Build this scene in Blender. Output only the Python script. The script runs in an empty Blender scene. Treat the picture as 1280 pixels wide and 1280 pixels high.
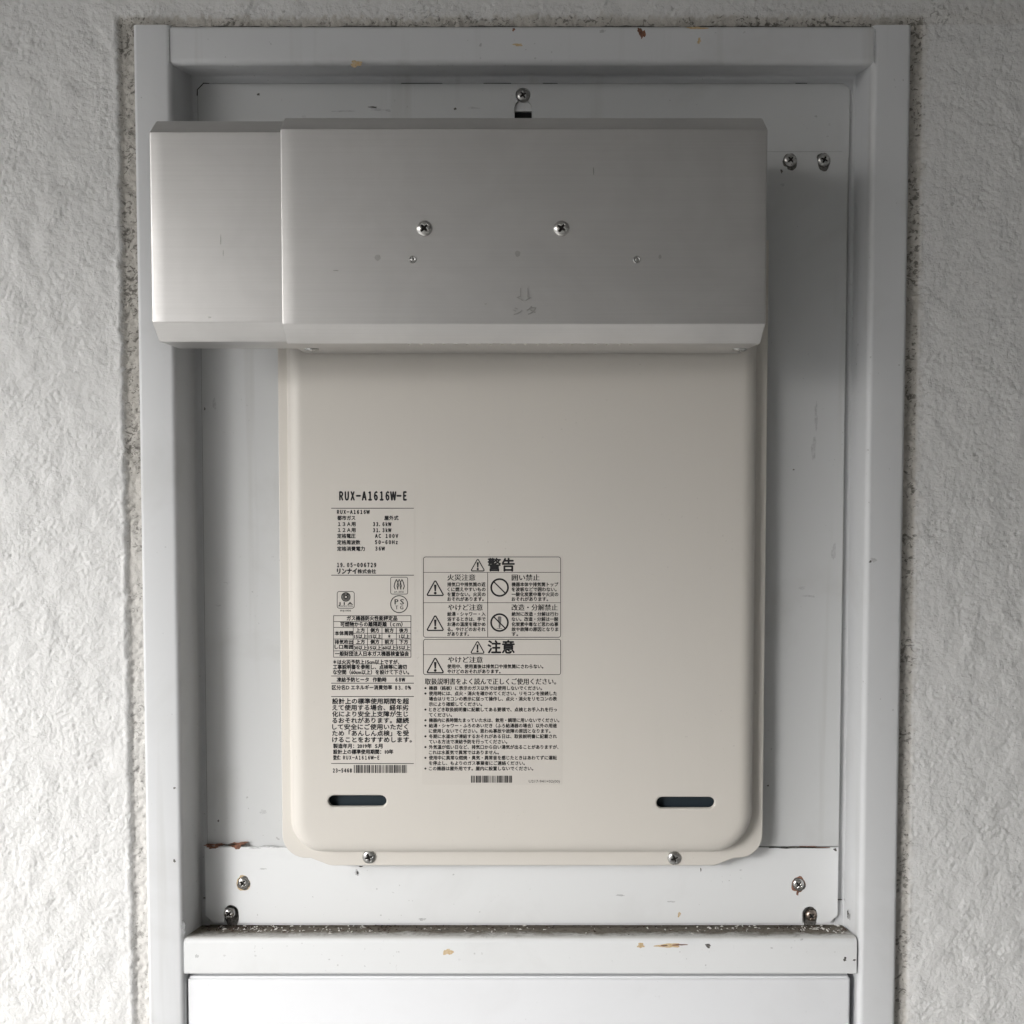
import bpy, bmesh, math, random
import numpy as np
from mathutils import Vector, Matrix
from mathutils.geometry import tessellate_polygon

random.seed(7)
rng = np.random.default_rng(11)
scene = bpy.context.scene
COL = scene.collection
R = math.radians

# ---------------------------------------------------------------- camera
CAM = Vector((0.0, -0.802, 1.5))
PITCH = R(2.6)
FPX = 1342.0                                   # focal length in pixels of a 1280 px wide picture
cd = bpy.data.cameras.new('camera')
cd.sensor_width = 36.0
cd.lens = 36.0 * FPX / 1280.0
cd.clip_start = 0.01
cd.clip_end = 2000.0
cam = bpy.data.objects.new('camera', cd)
COL.objects.link(cam)
cam.location = CAM
cam.rotation_euler = (math.pi / 2 - PITCH, 0, 0)
scene.camera = cam

# ---------------------------------------------------------------- light
SUN_DIR = Vector((-0.90, -1.0, 0.45)).normalized()     # towards the sun
sun_el = math.asin(SUN_DIR.z)
sun_az = math.atan2(SUN_DIR.x, SUN_DIR.y)
world = bpy.data.worlds.new('World')
scene.world = world
world.use_nodes = True
wn = world.node_tree.nodes
wl = world.node_tree.links
bg = wn['Background']
sky = wn.new('ShaderNodeTexSky')
sky.sky_type = 'NISHITA'
sky.sun_disc = False
sky.sun_elevation = sun_el
sky.sun_rotation = sun_az
sky.dust_density = 6.0
sky.ozone_density = 0.4
sky.air_density = 0.8
hs = wn.new('ShaderNodeHueSaturation')                # thin overcast: the sky is nearly white
hs.inputs['Saturation'].default_value = 0.12
wl.new(sky.outputs[0], hs.inputs['Color'])
cloud = wn.new('ShaderNodeMix')                        # an even layer of cloud veils most of it
cloud.data_type = 'RGBA'
cloud.inputs[0].default_value = 0.4
cloud.inputs[7].default_value = (8.0, 8.0, 8.05, 1)
wl.new(hs.outputs[0], cloud.inputs[6])
wl.new(cloud.outputs[2], bg.inputs['Color'])
bg.inputs['Strength'].default_value = 0.15

sd = bpy.data.lights.new('sun', 'SUN')
sd.energy = 1.5
sd.angle = R(14)
sd.color = (1.0, 0.99, 0.98)
sun = bpy.data.objects.new('sun', sd)
COL.objects.link(sun)
sun.rotation_euler = SUN_DIR.to_track_quat('Z', 'Y').to_euler()
sun.location = (-3, -3, 4)

scene.view_settings.view_transform = 'Standard'
scene.view_settings.look = 'None'
scene.view_settings.exposure = 0.5
scene.view_settings.gamma = 1.0
scene.view_settings.use_curve_mapping = False
scene.cycles.use_denoising = True
scene.cycles.max_bounces = 8
scene.cycles.diffuse_bounces = 4

# ---------------------------------------------------------------- measuring
def at(u, v, D):
    """world X, Z of the photograph's pixel (1280 px) on the upright plane at distance D from the lens"""
    a = (u - 640.0) / FPX
    b = (v - 640.0) / FPX
    k = D / (math.cos(PITCH) - b * math.sin(PITCH))
    return a * k, CAM.z + (-math.sin(PITCH) - b * math.cos(PITCH)) * k
def ux(u, v, D): return at(u, v, D)[0]
def vz(v, D): return at(640, v, D)[1]
def yd(D): return CAM.y + D

# ---------------------------------------------------------------- materials
def new_mat(name):
    m = bpy.data.materials.new(name)
    m.use_nodes = True
    nt = m.node_tree
    return m, nt, nt.nodes['Principled BSDF']
def noise(nt, vec, scale, detail=4, rough=0.55, dist=0.0):
    n = nt.nodes.new('ShaderNodeTexNoise')
    n.inputs['Scale'].default_value = scale
    n.inputs['Detail'].default_value = detail
    n.inputs['Roughness'].default_value = rough
    n.inputs['Distortion'].default_value = dist
    if vec is not None: nt.links.new(vec, n.inputs['Vector'])
    return n.outputs['Fac']
def ramp(nt, fac, p0, p1, c0=(0, 0, 0, 1), c1=(1, 1, 1, 1)):
    r = nt.nodes.new('ShaderNodeValToRGB')
    r.color_ramp.elements[0].position = p0
    r.color_ramp.elements[1].position = p1
    r.color_ramp.elements[0].color = c0
    r.color_ramp.elements[1].color = c1
    nt.links.new(fac, r.inputs['Fac'])
    return r.outputs['Color']
def mix(nt, fac, a, b, mode='MIX'):
    n = nt.nodes.new('ShaderNodeMix')
    n.data_type = 'RGBA'
    n.blend_type = mode
    for sock, val in ((n.inputs[0], fac), (n.inputs[6], a), (n.inputs[7], b)):
        if isinstance(val, (int, float)): sock.default_value = val
        elif isinstance(val, tuple): sock.default_value = (*val[:3], 1)
        else: nt.links.new(val, sock)
    return n.outputs[2]
def math_n(nt, op, a, b=0.0):
    n = nt.nodes.new('ShaderNodeMath')
    n.operation = op
    for i, val in enumerate((a, b)):
        if isinstance(val, (int, float)): n.inputs[i].default_value = val
        else: nt.links.new(val, n.inputs[i])
    return n.outputs[0]
def coords(nt, scale=(1, 1, 1)):
    g = nt.nodes.new('ShaderNodeNewGeometry')      # world position: everything here stands still
    mp = nt.nodes.new('ShaderNodeMapping')
    mp.inputs['Scale'].default_value = scale
    nt.links.new(g.outputs['Position'], mp.inputs['Vector'])
    return mp.outputs[0]
def bump(nt, bsdf, h, strength, dist):
    b = nt.nodes.new('ShaderNodeBump')
    b.inputs['Strength'].default_value = strength
    b.inputs['Distance'].default_value = dist
    nt.links.new(h, b.inputs['Height'])
    nt.links.new(b.outputs[0], bsdf.inputs['Normal'])

def paint_mat(name, col, rough=0.42, dirt=(0.33, 0.32, 0.29), dirt_amt=0.25, streak=True, speck=0.35, seed=0.0):
    m, nt, p = new_mat(name)
    v = coords(nt)
    big = noise(nt, v, 9 + seed, 5, 0.6, 0.4)
    fine = noise(nt, v, 160 + seed, 3, 0.6)
    f = ramp(nt, big, 0.52, 0.86)
    c = mix(nt, math_n(nt, 'MULTIPLY', f, dirt_amt), col, dirt)
    if streak:
        vs = coords(nt, (55, 55, 2.2))
        st = ramp(nt, noise(nt, vs, 1.0, 3, 0.6), 0.60, 0.78)
        c = mix(nt, math_n(nt, 'MULTIPLY', st, dirt_amt * 0.85), c, dirt)
    sp = ramp(nt, noise(nt, v, 330 + seed * 3, 1, 0.4), 0.735, 0.775)
    gate = ramp(nt, noise(nt, v, 22 + seed, 2, 0.5), 0.52, 0.62)
    c = mix(nt, math_n(nt, 'MULTIPLY', math_n(nt, 'MULTIPLY', sp, gate), speck), c, (0.07, 0.065, 0.055))
    nt.links.new(c, p.inputs['Base Color'])
    r = math_n(nt, 'ADD', math_n(nt, 'MULTIPLY', big, 0.22), rough - 0.11)
    nt.links.new(r, p.inputs['Roughness'])
    p.inputs['Specular IOR Level'].default_value = 0.45
    h = math_n(nt, 'ADD', math_n(nt, 'MULTIPLY', noise(nt, v, 38, 2), 1.0), math_n(nt, 'MULTIPLY', fine, 0.25))
    bump(nt, p, h, 0.10, 0.0016)
    return m

M = {}
M['frame'] = paint_mat('frame_paint', (0.62, 0.629, 0.64), 0.40, dirt_amt=0.34)
M['plate'] = paint_mat('plate_paint', (0.575, 0.583, 0.585), 0.45, dirt_amt=0.36, seed=1.7)
M['lower'] = paint_mat('lower_plate_paint', (0.72, 0.73, 0.735), 0.45, dirt_amt=0.22, streak=False, seed=3.1)
M['door'] = paint_mat('door_paint', (0.74, 0.75, 0.77), 0.42, dirt_amt=0.10, streak=False, speck=0.1, seed=5.3)

# water heater enamel: fine grained beige powder coat
m, nt, p = new_mat('beige_enamel')
v = coords(nt)
c = mix(nt, ramp(nt, noise(nt, v, 6, 3), 0.4, 0.75), (0.635, 0.603, 0.555), (0.625, 0.596, 0.55))
nt.links.new(c, p.inputs['Base Color'])
p.inputs['Roughness'].default_value = 0.46
dust = ramp(nt, noise(nt, coords(nt, (30, 30, 3)), 1.0, 5, 0.65), 0.52, 0.80)
c = mix(nt, math_n(nt, 'MULTIPLY', dust, 0.10), c, (0.50, 0.48, 0.44))
spk = ramp(nt, noise(nt, v, 420, 1, 0.4), 0.74, 0.78)
c = mix(nt, math_n(nt, 'MULTIPLY', math_n(nt, 'MULTIPLY', spk, ramp(nt, noise(nt, v, 11, 2), 0.5, 0.65)), 0.22), c, (0.2, 0.18, 0.15))
nt.links.new(c, p.inputs['Base Color'])
nt.links.new(math_n(nt, 'ADD', math_n(nt, 'MULTIPLY', noise(nt, v, 16, 4, 0.6), 0.16), 0.36), p.inputs['Roughness'])
hh = math_n(nt, 'ADD', math_n(nt, 'MULTIPLY', noise(nt, v, 900, 2), 0.12), math_n(nt, 'MULTIPLY', noise(nt, v, 7, 2), 2.2))
bump(nt, p, hh, 0.22, 0.0016)
M['enamel'] = m

# brushed stainless steel
m, nt, p = new_mat('brushed_steel')
p.inputs['Metallic'].default_value = 1.0
v = coords(nt)
vb = coords(nt, (6, 900, 900))
br = noise(nt, vb, 1.0, 4, 0.6)
cl = noise(nt, v, 14, 3, 0.6, 0.6)
c = mix(nt, ramp(nt, cl, 0.35, 0.75), (0.67, 0.66, 0.65), (0.61, 0.603, 0.595))
c = mix(nt, math_n(nt, 'MULTIPLY', ramp(nt, br, 0.35, 0.7), 0.10), c, (0.44, 0.43, 0.42))
nt.links.new(c, p.inputs['Base Color'])
sm = ramp(nt, noise(nt, v, 26, 5, 0.65, 1.5), 0.55, 0.72)
br2 = math_n(nt, 'ADD', br, math_n(nt, 'MULTIPLY', sm, 0.6))
rr = math_n(nt, 'ADD', math_n(nt, 'MULTIPLY', br2, 0.10), math_n(nt, 'ADD', math_n(nt, 'MULTIPLY', cl, 0.12), 0.34))
nt.links.new(rr, p.inputs['Roughness'])
bump(nt, p, br, 0.05, 0.0003)
M['steel'] = m

def metal(name, col, rough, grime=0.3):
    m, nt, p = new_mat(name)
    v = coords(nt)
    n1 = noise(nt, v, 420, 3, 0.6)
    c = mix(nt, math_n(nt, 'MULTIPLY', ramp(nt, n1, 0.45, 0.7), grime), col, (0.10, 0.08, 0.06))
    nt.links.new(c, p.inputs['Base Color'])
    p.inputs['Metallic'].default_value = 1.0
    nt.links.new(math_n(nt, 'ADD', math_n(nt, 'MULTIPLY', n1, 0.2), rough), p.inputs['Roughness'])
    return m
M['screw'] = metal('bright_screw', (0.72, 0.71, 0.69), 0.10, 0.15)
M['oldscrew'] = metal('weathered_screw', (0.55, 0.55, 0.54), 0.20, 0.55)
M['rustyscrew'] = metal('rusty_screw', (0.42, 0.35, 0.30), 0.28, 0.8)

def flat(name, col, rough=0.6, spec=0.3):
    m, nt, p = new_mat(name)
    p.inputs['Base Color'].default_value = (*col, 1)
    p.inputs['Roughness'].default_value = rough
    p.inputs['Specular IOR Level'].default_value = spec
    return m
M['ink'] = flat('black_ink', (0.018, 0.018, 0.02), 0.5)
M['softink'] = flat('thin_black_ink', (0.035, 0.034, 0.033), 0.5)
M['greyink'] = flat('grey_ink', (0.17, 0.165, 0.16), 0.5)
M['film'] = flat('clear_sticker_film', (0.638, 0.606, 0.560), 0.36, 0.5)
M['film2'] = flat('matt_sticker_film', (0.612, 0.580, 0.535), 0.42, 0.4)
M['relief_tone'] = metal('dull_steel_relief', (0.50, 0.49, 0.48), 0.42, 0.1)  # duller tone that stands in for the shading of shallow relief
M['recess'] = flat('recess_shade', (0.03, 0.027, 0.024), 0.7)  # near-black, stands in for shade down in the screw cross
M['dark'] = flat('dark_interior', (0.012, 0.015, 0.018), 0.6)
M['slotdark'] = flat('blue_black_slot_back', (0.020, 0.030, 0.038), 0.5)
M['gapblack'] = flat('black_gap', (0.015, 0.015, 0.015), 0.9)

def rust_mat(name, a, b, sc):
    m, nt, p = new_mat(name)
    v = coords(nt)
    nt.links.new(mix(nt, ramp(nt, noise(nt, v, sc, 4, 0.7), 0.35, 0.65), a, b), p.inputs['Base Color'])
    p.inputs['Roughness'].default_value = 0.9
    bump(nt, p, noise(nt, v, sc * 2, 3), 0.5, 0.0006)
    return m
M['rust'] = rust_mat('red_rust', (0.30, 0.135, 0.085), (0.09, 0.055, 0.04), 420)
M['paleRust'] = rust_mat('ochre_rust_stain', (0.52, 0.36, 0.17), (0.60, 0.50, 0.36), 600)
M['chip'] = rust_mat('dark_paint_chip', (0.05, 0.05, 0.045), (0.16, 0.15, 0.14), 700)
M['greychip'] = rust_mat('bare_grey_steel', (0.16, 0.165, 0.165), (0.27, 0.275, 0.28), 300)
M['scuff'] = rust_mat('grey_scuff', (0.42, 0.425, 0.43), (0.56, 0.565, 0.57), 500)

# transom top: real dirt lies on it
m, nt, p = new_mat('dirty_ledge')
v = coords(nt)
d1 = noise(nt, v, 55, 5, 0.7, 0.8)
d2 = noise(nt, v, 260, 3, 0.7)
sep = nt.nodes.new('ShaderNodeSeparateXYZ')
g = nt.nodes.new('ShaderNodeNewGeometry')
nt.links.new(g.outputs['Position'], sep.inputs[0])
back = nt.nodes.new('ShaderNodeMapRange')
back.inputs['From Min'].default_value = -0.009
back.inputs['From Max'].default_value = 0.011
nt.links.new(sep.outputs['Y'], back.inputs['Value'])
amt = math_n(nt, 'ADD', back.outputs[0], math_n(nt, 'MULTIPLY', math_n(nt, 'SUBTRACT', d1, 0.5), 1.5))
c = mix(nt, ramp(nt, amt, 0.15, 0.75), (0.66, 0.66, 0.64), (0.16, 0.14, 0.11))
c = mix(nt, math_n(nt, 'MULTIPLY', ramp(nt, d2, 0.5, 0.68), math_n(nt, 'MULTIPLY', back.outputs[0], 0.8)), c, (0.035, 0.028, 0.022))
nt.links.new(c, p.inputs['Base Color'])
p.inputs['Roughness'].default_value = 0.85
bump(nt, p, d2, 0.6, 0.001)
M['ledge'] = m

# stucco, with black mould in the pits next to the frame (attribute grime = how weathered the joint is)
m, nt, p = new_mat('white_stucco')
v = coords(nt)
at_n = nt.nodes.new('ShaderNodeAttribute')
at_n.attribute_name = 'grime'
gr = at_n.outputs['Fac']
at_h = nt.nodes.new('ShaderNodeAttribute')
at_h.attribute_name = 'pit'
pit = at_h.outputs['Fac']
base = mix(nt, ramp(nt, noise(nt, v, 7, 4, 0.6), 0.35, 0.75), (0.71, 0.708, 0.70), (0.665, 0.665, 0.657))
joint = mix(nt, ramp(nt, noise(nt, v, 45, 4, 0.65), 0.3, 0.7), (0.58, 0.555, 0.515), (0.44, 0.42, 0.385))
c = mix(nt, ramp(nt, gr, 0.25, 0.95), base, joint)
n1 = noise(nt, coords(nt, (1.0, 1.0, 1.35)), 190, 4, 0.68, 1.2)
n2 = noise(nt, v, 24, 3, 0.6)
s = math_n(nt, 'ADD', n1, math_n(nt, 'ADD', math_n(nt, 'MULTIPLY', math_n(nt, 'SUBTRACT', n2, 0.5), 0.55), math_n(nt, 'MULTIPLY', gr, 0.13)))
s = math_n(nt, 'ADD', s, math_n(nt, 'MULTIPLY', pit, 0.10))
mould = ramp(nt, s, 0.70, 0.77)
c = mix(nt, math_n(nt, 'MULTIPLY', mould, math_n(nt, 'ADD', math_n(nt, 'MULTIPLY', gr, 0.45), 0.22)), c, (0.05, 0.045, 0.035))
nt.links.new(c, p.inputs['Base Color'])
p.inputs['Roughness'].default_value = 0.72
p.inputs['Specular IOR Level'].default_value = 0.3
bump(nt, p, math_n(nt, 'ADD', noise(nt, v, 520, 3, 0.6), math_n(nt, 'MULTIPLY', noise(nt, v, 230, 2, 0.6), 1.6)), 0.5, 0.0012)
M['stucco'] = m

def concrete(name, a, b):
    m, nt, p = new_mat(name)
    v = coords(nt)
    nt.links.new(mix(nt, noise(nt, v, 3, 6, 0.6), a, b), p.inputs['Base Color'])
    p.inputs['Roughness'].default_value = 0.85
    bump(nt, p, noise(nt, v, 60, 4), 0.3, 0.003)
    return m
M['bounce_floor'] = concrete('pale_concrete', (0.60, 0.597, 0.585), (0.68, 0.676, 0.665))  # tones of the added slabs, set for how much light they bounce
M['soffit'] = concrete('grey_concrete', (0.27, 0.268, 0.262), (0.33, 0.327, 0.32))
M['white'] = concrete('white_painted_concrete', (0.50, 0.497, 0.488), (0.56, 0.557, 0.55))

# ---------------------------------------------------------------- mesh helpers
def link(name, me, mat=None, parent=None):
    o = bpy.data.objects.new(name, me)
    COL.objects.link(o)
    if mat is not None and not me.materials: me.materials.append(M[mat] if isinstance(mat, str) else mat)
    if parent is not None: o.parent = parent
    return o
def mesh_obj(name, verts, faces, mat, parent=None, smooth=False):
    me = bpy.data.meshes.new(name)
    me.from_pydata([tuple(v) for v in verts], [], faces)
    bm = bmesh.new(); bm.from_mesh(me)
    bmesh.ops.recalc_face_normals(bm, faces=bm.faces)
    bm.to_mesh(me); bm.free()
    if smooth: me.polygons.foreach_set('use_smooth', [True] * len(me.polygons))
    me.update()
    return link(name, me, mat, parent)
def empty(name, loc, label, cat, group=None):
    o = bpy.data.objects.new(name, None)
    COL.objects.link(o)
    o.location = loc
    o.empty_display_size = 0.02
    o['label'] = label
    o['category'] = cat
    if group: o['group'] = group
    PENDING.append(o)
    return o
PENDING = []
def fix_parents():
    """parts were built in world coordinates: keep them there under their thing's base"""
    bpy.context.view_layer.update()
    for o in list(bpy.data.objects):
        if o.parent is not None and not o.get('_rel'):
            o.matrix_parent_inverse = Matrix.Translation(o.parent.location).inverted()

def fillet(pts, rad, n=5, closed=False, lim=0.49):
    """round the corners of a polyline; rad = one radius or one per point"""
    out = []
    N = len(pts)
    for i in range(N):
        r = rad[i] if isinstance(rad, (list, tuple)) else rad
        p1 = Vector(pts[i])
        if (not closed and i in (0, N - 1)) or r <= 0:
            out.append(p1); continue
        p0 = Vector(pts[i - 1]); p2 = Vector(pts[(i + 1) % N])
        d0 = (p0 - p1); d1 = (p2 - p1)
        l0, l1 = d0.length, d1.length
        d0.normalize(); d1.normalize()
        ang = d0.angle(d1)
        if ang > math.pi - 1e-3:
            out.append(p1); continue
        t = min(r / math.tan(ang / 2), l0 * lim, l1 * lim)
        rr_ = t * math.tan(ang / 2)
        c_ = p1 + (d0 + d1).normalized() * (rr_ / math.sin(ang / 2))
        a = p1 + d0 * t - c_; b = p1 + d1 * t - c_
        for k in range(n + 1):
            f = k / n
            w = a.lerp(b, f)
            if w.length < 1e-9: continue
            out.append(c_ + w.normalized() * rr_)
    return out
def sweep(name, prof, p0, p1, place, mat, parent=None, smooth_angle=35, closed=True):
    """extrude a 2-D profile between two stations; place(a, b, s) -> xyz; with end caps"""
    n = len(prof)
    verts = [place(q[0], q[1], p0) for q in prof] + [place(q[0], q[1], p1) for q in prof]
    faces = [(i, (i + 1) % n, n + (i + 1) % n, n + i) for i in range(n if closed else n - 1)]
    if closed:
        faces += [tuple(range(n - 1, -1, -1)), tuple(range(n, 2 * n))]
    o = mesh_obj(name, verts, faces, mat, parent)
    smooth_by_angle(o, smooth_angle)
    return o
def smooth_by_angle(o, ang):
    me = o.data
    me.polygons.foreach_set('use_smooth', [True] * len(me.polygons))
    bm = bmesh.new(); bm.from_mesh(me)
    for e in bm.edges:
        e.smooth = len(e.link_faces) == 2 and e.calc_face_angle(0) < R(ang)
    bm.to_mesh(me); bm.free()

def curve_mesh(name, loops, thick, bevel=0.0, res=2):
    """flat sheet from closed 2-D loops (holes allowed); local x,y in the sheet, z out of it"""
    cu = bpy.data.curves.new(name, 'CURVE')
    cu.dimensions = '2D'
    cu.fill_mode = 'BOTH'
    cu.extrude = max(thick / 2 - bevel, 0)
    cu.bevel_depth = bevel
    cu.bevel_resolution = res
    cu.offset = -bevel
    for lp in loops:
        sp = cu.splines.new('POLY')
        sp.points.add(len(lp) - 1)
        for q, pt in zip(sp.points, lp): q.co = (pt[0], pt[1], 0, 1)
        sp.use_cyclic_u = True
    tmp = bpy.data.objects.new('tmp', cu)
    COL.objects.link(tmp)
    dg = bpy.context.evaluated_depsgraph_get()
    me = bpy.data.meshes.new_from_object(tmp.evaluated_get(dg))
    me.name = name
    bpy.data.objects.remove(tmp); bpy.data.curves.remove(cu)
    me.materials.clear()
    return me
def sheet(name, loops, yfront, thick, mat, parent=None, bevel=0.0004):
    """upright sheet whose face towards the viewer lies at Y = yfront; loops in world X, Z"""
    me = curve_mesh(name, loops, thick, bevel)
    me.transform(Matrix.Translation((0, yfront + thick / 2, 0)) @ Matrix.Rotation(math.pi / 2, 4, 'X'))
    o = link(name, me, mat, parent)
    smooth_by_angle(o, 40)
    return o
def circle(cx, cy, r, n=32):
    return [(cx + r * math.cos(2 * math.pi * k / n), cy + r * math.sin(2 * math.pi * k / n)) for k in range(n)]
def stadium(x0, x1, z, r, n=10):
    pts = []
    for k in range(n + 1):
        a = -math.pi / 2 + math.pi * k / n
        pts.append((x1 - r + r * math.cos(a), z + r * math.sin(a)))
    for k in range(n + 1):
        a = math.pi / 2 + math.pi * k / n
        pts.append((x0 + r + r * math.cos(a), z + r * math.sin(a)))
    return pts
def rrect(x0, x1, z0, z1, r, n=8):
    """counter-clockwise rounded rectangle, radii (bl, br, tr, tl)"""
    if not isinstance(r, (list, tuple)): r = (r,) * 4
    pts = []
    for (cx, cz, a0, rr_) in ((x0 + r[0], z0 + r[0], math.pi, r[0]), (x1 - r[1], z0 + r[1], 1.5 * math.pi, r[1]),
                             (x1 - r[2], z1 - r[2], 0, r[2]), (x0 + r[3], z1 - r[3], 0.5 * math.pi, r[3])):
        for k in range(n + 1):
            a = a0 + 0.5 * math.pi * k / n
            pts.append((cx + rr_ * math.cos(a), cz + rr_ * math.sin(a)))
    return pts

# pan-head screw with a real cross recess
def screw_mesh(r, h, rot, name):
    nr, ns = 22, 48
    cw, cl_, dep = 0.135 * r, 0.56 * r, 0.95 * h
    bm = bmesh.new()
    rows = []
    def height(x, y):
        q = math.hypot(x, y) / r
        z = h * max(0.0, 1 - q ** 2.6) ** 0.55
        ca, sa = math.cos(rot), math.sin(rot)
        a, b = x * ca + y * sa, -x * sa + y * ca
        d = 1e9
        for s_, t_ in ((a, b), (b, a)):
            d = min(d, max(abs(t_) - cw * (1.25 - 0.5 * min(1, abs(s_) / cl_)), abs(s_) - cl_))
        k = min(1.0, max(0.0, (-d + 0.02 * r) / (0.06 * r)))
        return z - dep * k * (1 - 0.5 * min(1, q / 0.6))
    c0 = bm.verts.new((0, 0, height(0, 0)))
    for i in range(1, nr + 1):
        q = r * (i / nr) ** 0.9
        rows.append([bm.verts.new((q * math.cos(2 * math.pi * j / ns), q * math.sin(2 * math.pi * j / ns),
                     height(q * math.cos(2 * math.pi * j / ns), q * math.sin(2 * math.pi * j / ns)))) for j in range(ns)])
    rows.append([bm.verts.new((r * math.cos(2 * math.pi * j / ns), r * math.sin(2 * math.pi * j / ns), -0.0012)) for j in range(ns)])
    for j in range(ns):
        bm.faces.new((c0, rows[0][j], rows[0][(j + 1) % ns]))
    for i in range(len(rows) - 1):
        for j in range(ns):
            bm.faces.new((rows[i][j], rows[i + 1][j], rows[i + 1][(j + 1) % ns], rows[i][(j + 1) % ns]))
    for f in bm.faces:
        f.smooth = True
        cc = f.calc_center_median()
        q = math.hypot(cc.x, cc.y) / r
        if cc.z < h * max(0.0, 1 - q ** 2.6) ** 0.55 - 0.28 * h and q < 0.62: f.material_index = 1      # dark colour paints the shade inside the recess
    me = bpy.data.meshes.new(name)
    bm.to_mesh(me); bm.free()
    return me
def put_screw(x, y, z, r, mat, parent, rot=0.4, h=None, down=False, name='screw'):
    me = screw_mesh(r, h or 0.42 * r, rot, name)
    me.transform(Matrix.Translation((x, y, z)) @ (Matrix.Rotation(math.pi, 4, 'X') if down else Matrix.Rotation(math.pi / 2, 4, 'X')))
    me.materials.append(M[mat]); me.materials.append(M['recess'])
    return link(name, me, None, parent)

def blotch(name, u, v, w, h, D, mat, parent, n=26, jag=0.35, thick=0.00012):
    """irregular flake of rust / chipped paint lying on a face"""
    cx, cz = at(u, v, D)
    k = D / FPX
    ph = [random.uniform(0, 6.28) for _ in range(4)]
    pts = []
    for i in range(n):
        a = 2 * math.pi * i / n
        q = 1 + jag * (0.5 * math.sin(2 * a + ph[0]) + 0.4 * math.sin(3 * a + ph[1]) + 0.4 * math.sin(5 * a + ph[2])) + random.uniform(-jag, jag) * 0.45
        q = max(q, 0.2)
        pts.append((cx + w * k / 2 * q * math.cos(a), cz + h * k / 2 * q * math.sin(a)))
    y = yd(D)
    verts = [(p_[0], y - thick, p_[1]) for p_ in pts] + [(p_[0], y + 0.0003, p_[1]) for p_ in pts]
    faces = [tuple(range(n))] + [(i, (i + 1) % n, n + (i + 1) % n, n + i) for i in range(n)]
    return mesh_obj(name, verts, faces, mat, parent)

# ---------------------------------------------------------------- distances from the lens plane (metres)
D_FRAME, D_STRIP, D_PLATE, D_OVER = 0.790, 0.8276, 0.825, 0.8228
D_FLANGE, D_FACE = 0.806, 0.792
D_HOOD, D_BEV, D_HOODBACK = 0.710, 0.724, 0.7895
Y_FRAME = yd(D_FRAME)
Y_STRIP = yd(D_STRIP)

# frame outline
XLo, XLi = ux(170, 300, D_FRAME), ux(214.5, 120, D_FRAME)
XRo, XRi = ux(1135.5, 300, D_FRAME), ux(1090, 120, D_FRAME)
Z_TOP = vz(31, D_FRAME)
Z_HEAD = vz(80.5, D_FRAME)
Z_SILL = vz(1173, D_FRAME)
Z_SILLB = vz(1219, D_FRAME)

# ---------------------------------------------------------------- setting: stucco wall, plus unseen slabs added to shade it and bounce light
def band_noise(shape, step, size, seed):
    r_ = np.random.default_rng(seed)
    f = np.fft.rfft2(r_.standard_normal(shape))
    fy = np.fft.fftfreq(shape[0], step)[:, None]
    fx = np.fft.rfftfreq(shape[1], step)[None, :]
    k = np.hypot(fx, fy) * size
    f *= np.exp(-(np.log(np.maximum(k, 1e-6)) ** 2) / 0.35)
    o = np.fft.irfft2(f, s=shape)
    return o / o.std()
STEP = 0.00135
gx0, gx1 = -0.60, 0.60
gz0, gz1 = 0.98, 1.96
nx = int((gx1 - gx0) / STEP) + 1
nz = int((gz1 - gz0) / STEP) + 1
xs = np.linspace(gx0, gx1, nx)
zs = np.linspace(gz0, gz1, nz)
X, Z = np.meshgrid(xs, zs)
shape = X.shape
n_big = band_noise(shape, STEP, 0.030, 1)
n_mid = band_noise(shape, STEP, 0.0080, 2)
n_sml = band_noise(shape, STEP, 0.0048, 3)
n_fin = band_noise(shape, STEP, 0.0030, 4)
lump = 1 / (1 + np.exp(-3.6 * (n_mid + 0.6 * n_big)))
patch = 1 / (1 + np.exp(-2.2 * band_noise(shape, STEP, 0.055, 5)))
H = 0.00034 * lump + (0.00025 * n_sml + 0.00023 * n_fin) * (0.12 + 0.85 * patch ** 1.2) * (1.15 - 0.4 * lump) + 0.00024 * n_big
# the last few centimetres were troweled against the frame: a rough set-back joint
dl = XLo - X                                    # distance outside the frame, left / right / above
dr = X - XRo
dt = Z - Z_TOP
wob = 0.00030 * n_big + 0.00045 * n_mid + 0.0003 * n_sml
wid_l = 0.0125 + wob * 0.9
def sstep(a, b, q):
    t = np.clip((q - a) / (b - a), 0, 1)
    return t * t * (3 - 2 * t)
inside_l = (dl > -0.02) & (Z < Z_TOP + 0.012)
jl = np.where(dl > -0.03, 1 - sstep(0, 0.0030, dl - wid_l), 0) * np.where(X < 0, 1, 0) * (1 - sstep(0.004, 0.010, dt))
jr = (1 - sstep(0, 0.012, dr - 0.007 - wob * 2)) * np.where(X > 0, 1, 0) * (1 - sstep(0.0, 0.012, dt))
jt = (1 - sstep(0, 0.006, dt - 0.004 - wob * 2)) * np.where((X > XLo - 0.012) & (X < XRo + 0.01), 1, 0)
H = H * (1 - 0.35 * jl) - 0.0015 * jl - 0.0010 * jr - 0.0012 * jt
H += 0.0007 * np.exp(-((dl - wid_l - 0.0022) / 0.0016) ** 2) * np.where((X < 0) & (dt < 0.008), 1, 0)     # raised lip of stucco
H += (0.00022 * n_sml + 0.0003 * n_mid) * np.maximum(jl, np.maximum(jr, jt))
grime = np.clip(0.80 * jl + 0.50 * jr * np.exp(-np.maximum(dr, 0) / 0.016) + 0.30 * jr + 0.95 * jt
                + 0.30 * np.exp(-np.maximum(dt - 0.01, 0) / 0.012) * (dt > 0.003) * (X > XLo - 0.02)
                + 0.16 * (X > XRo), 0, 1)
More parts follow.
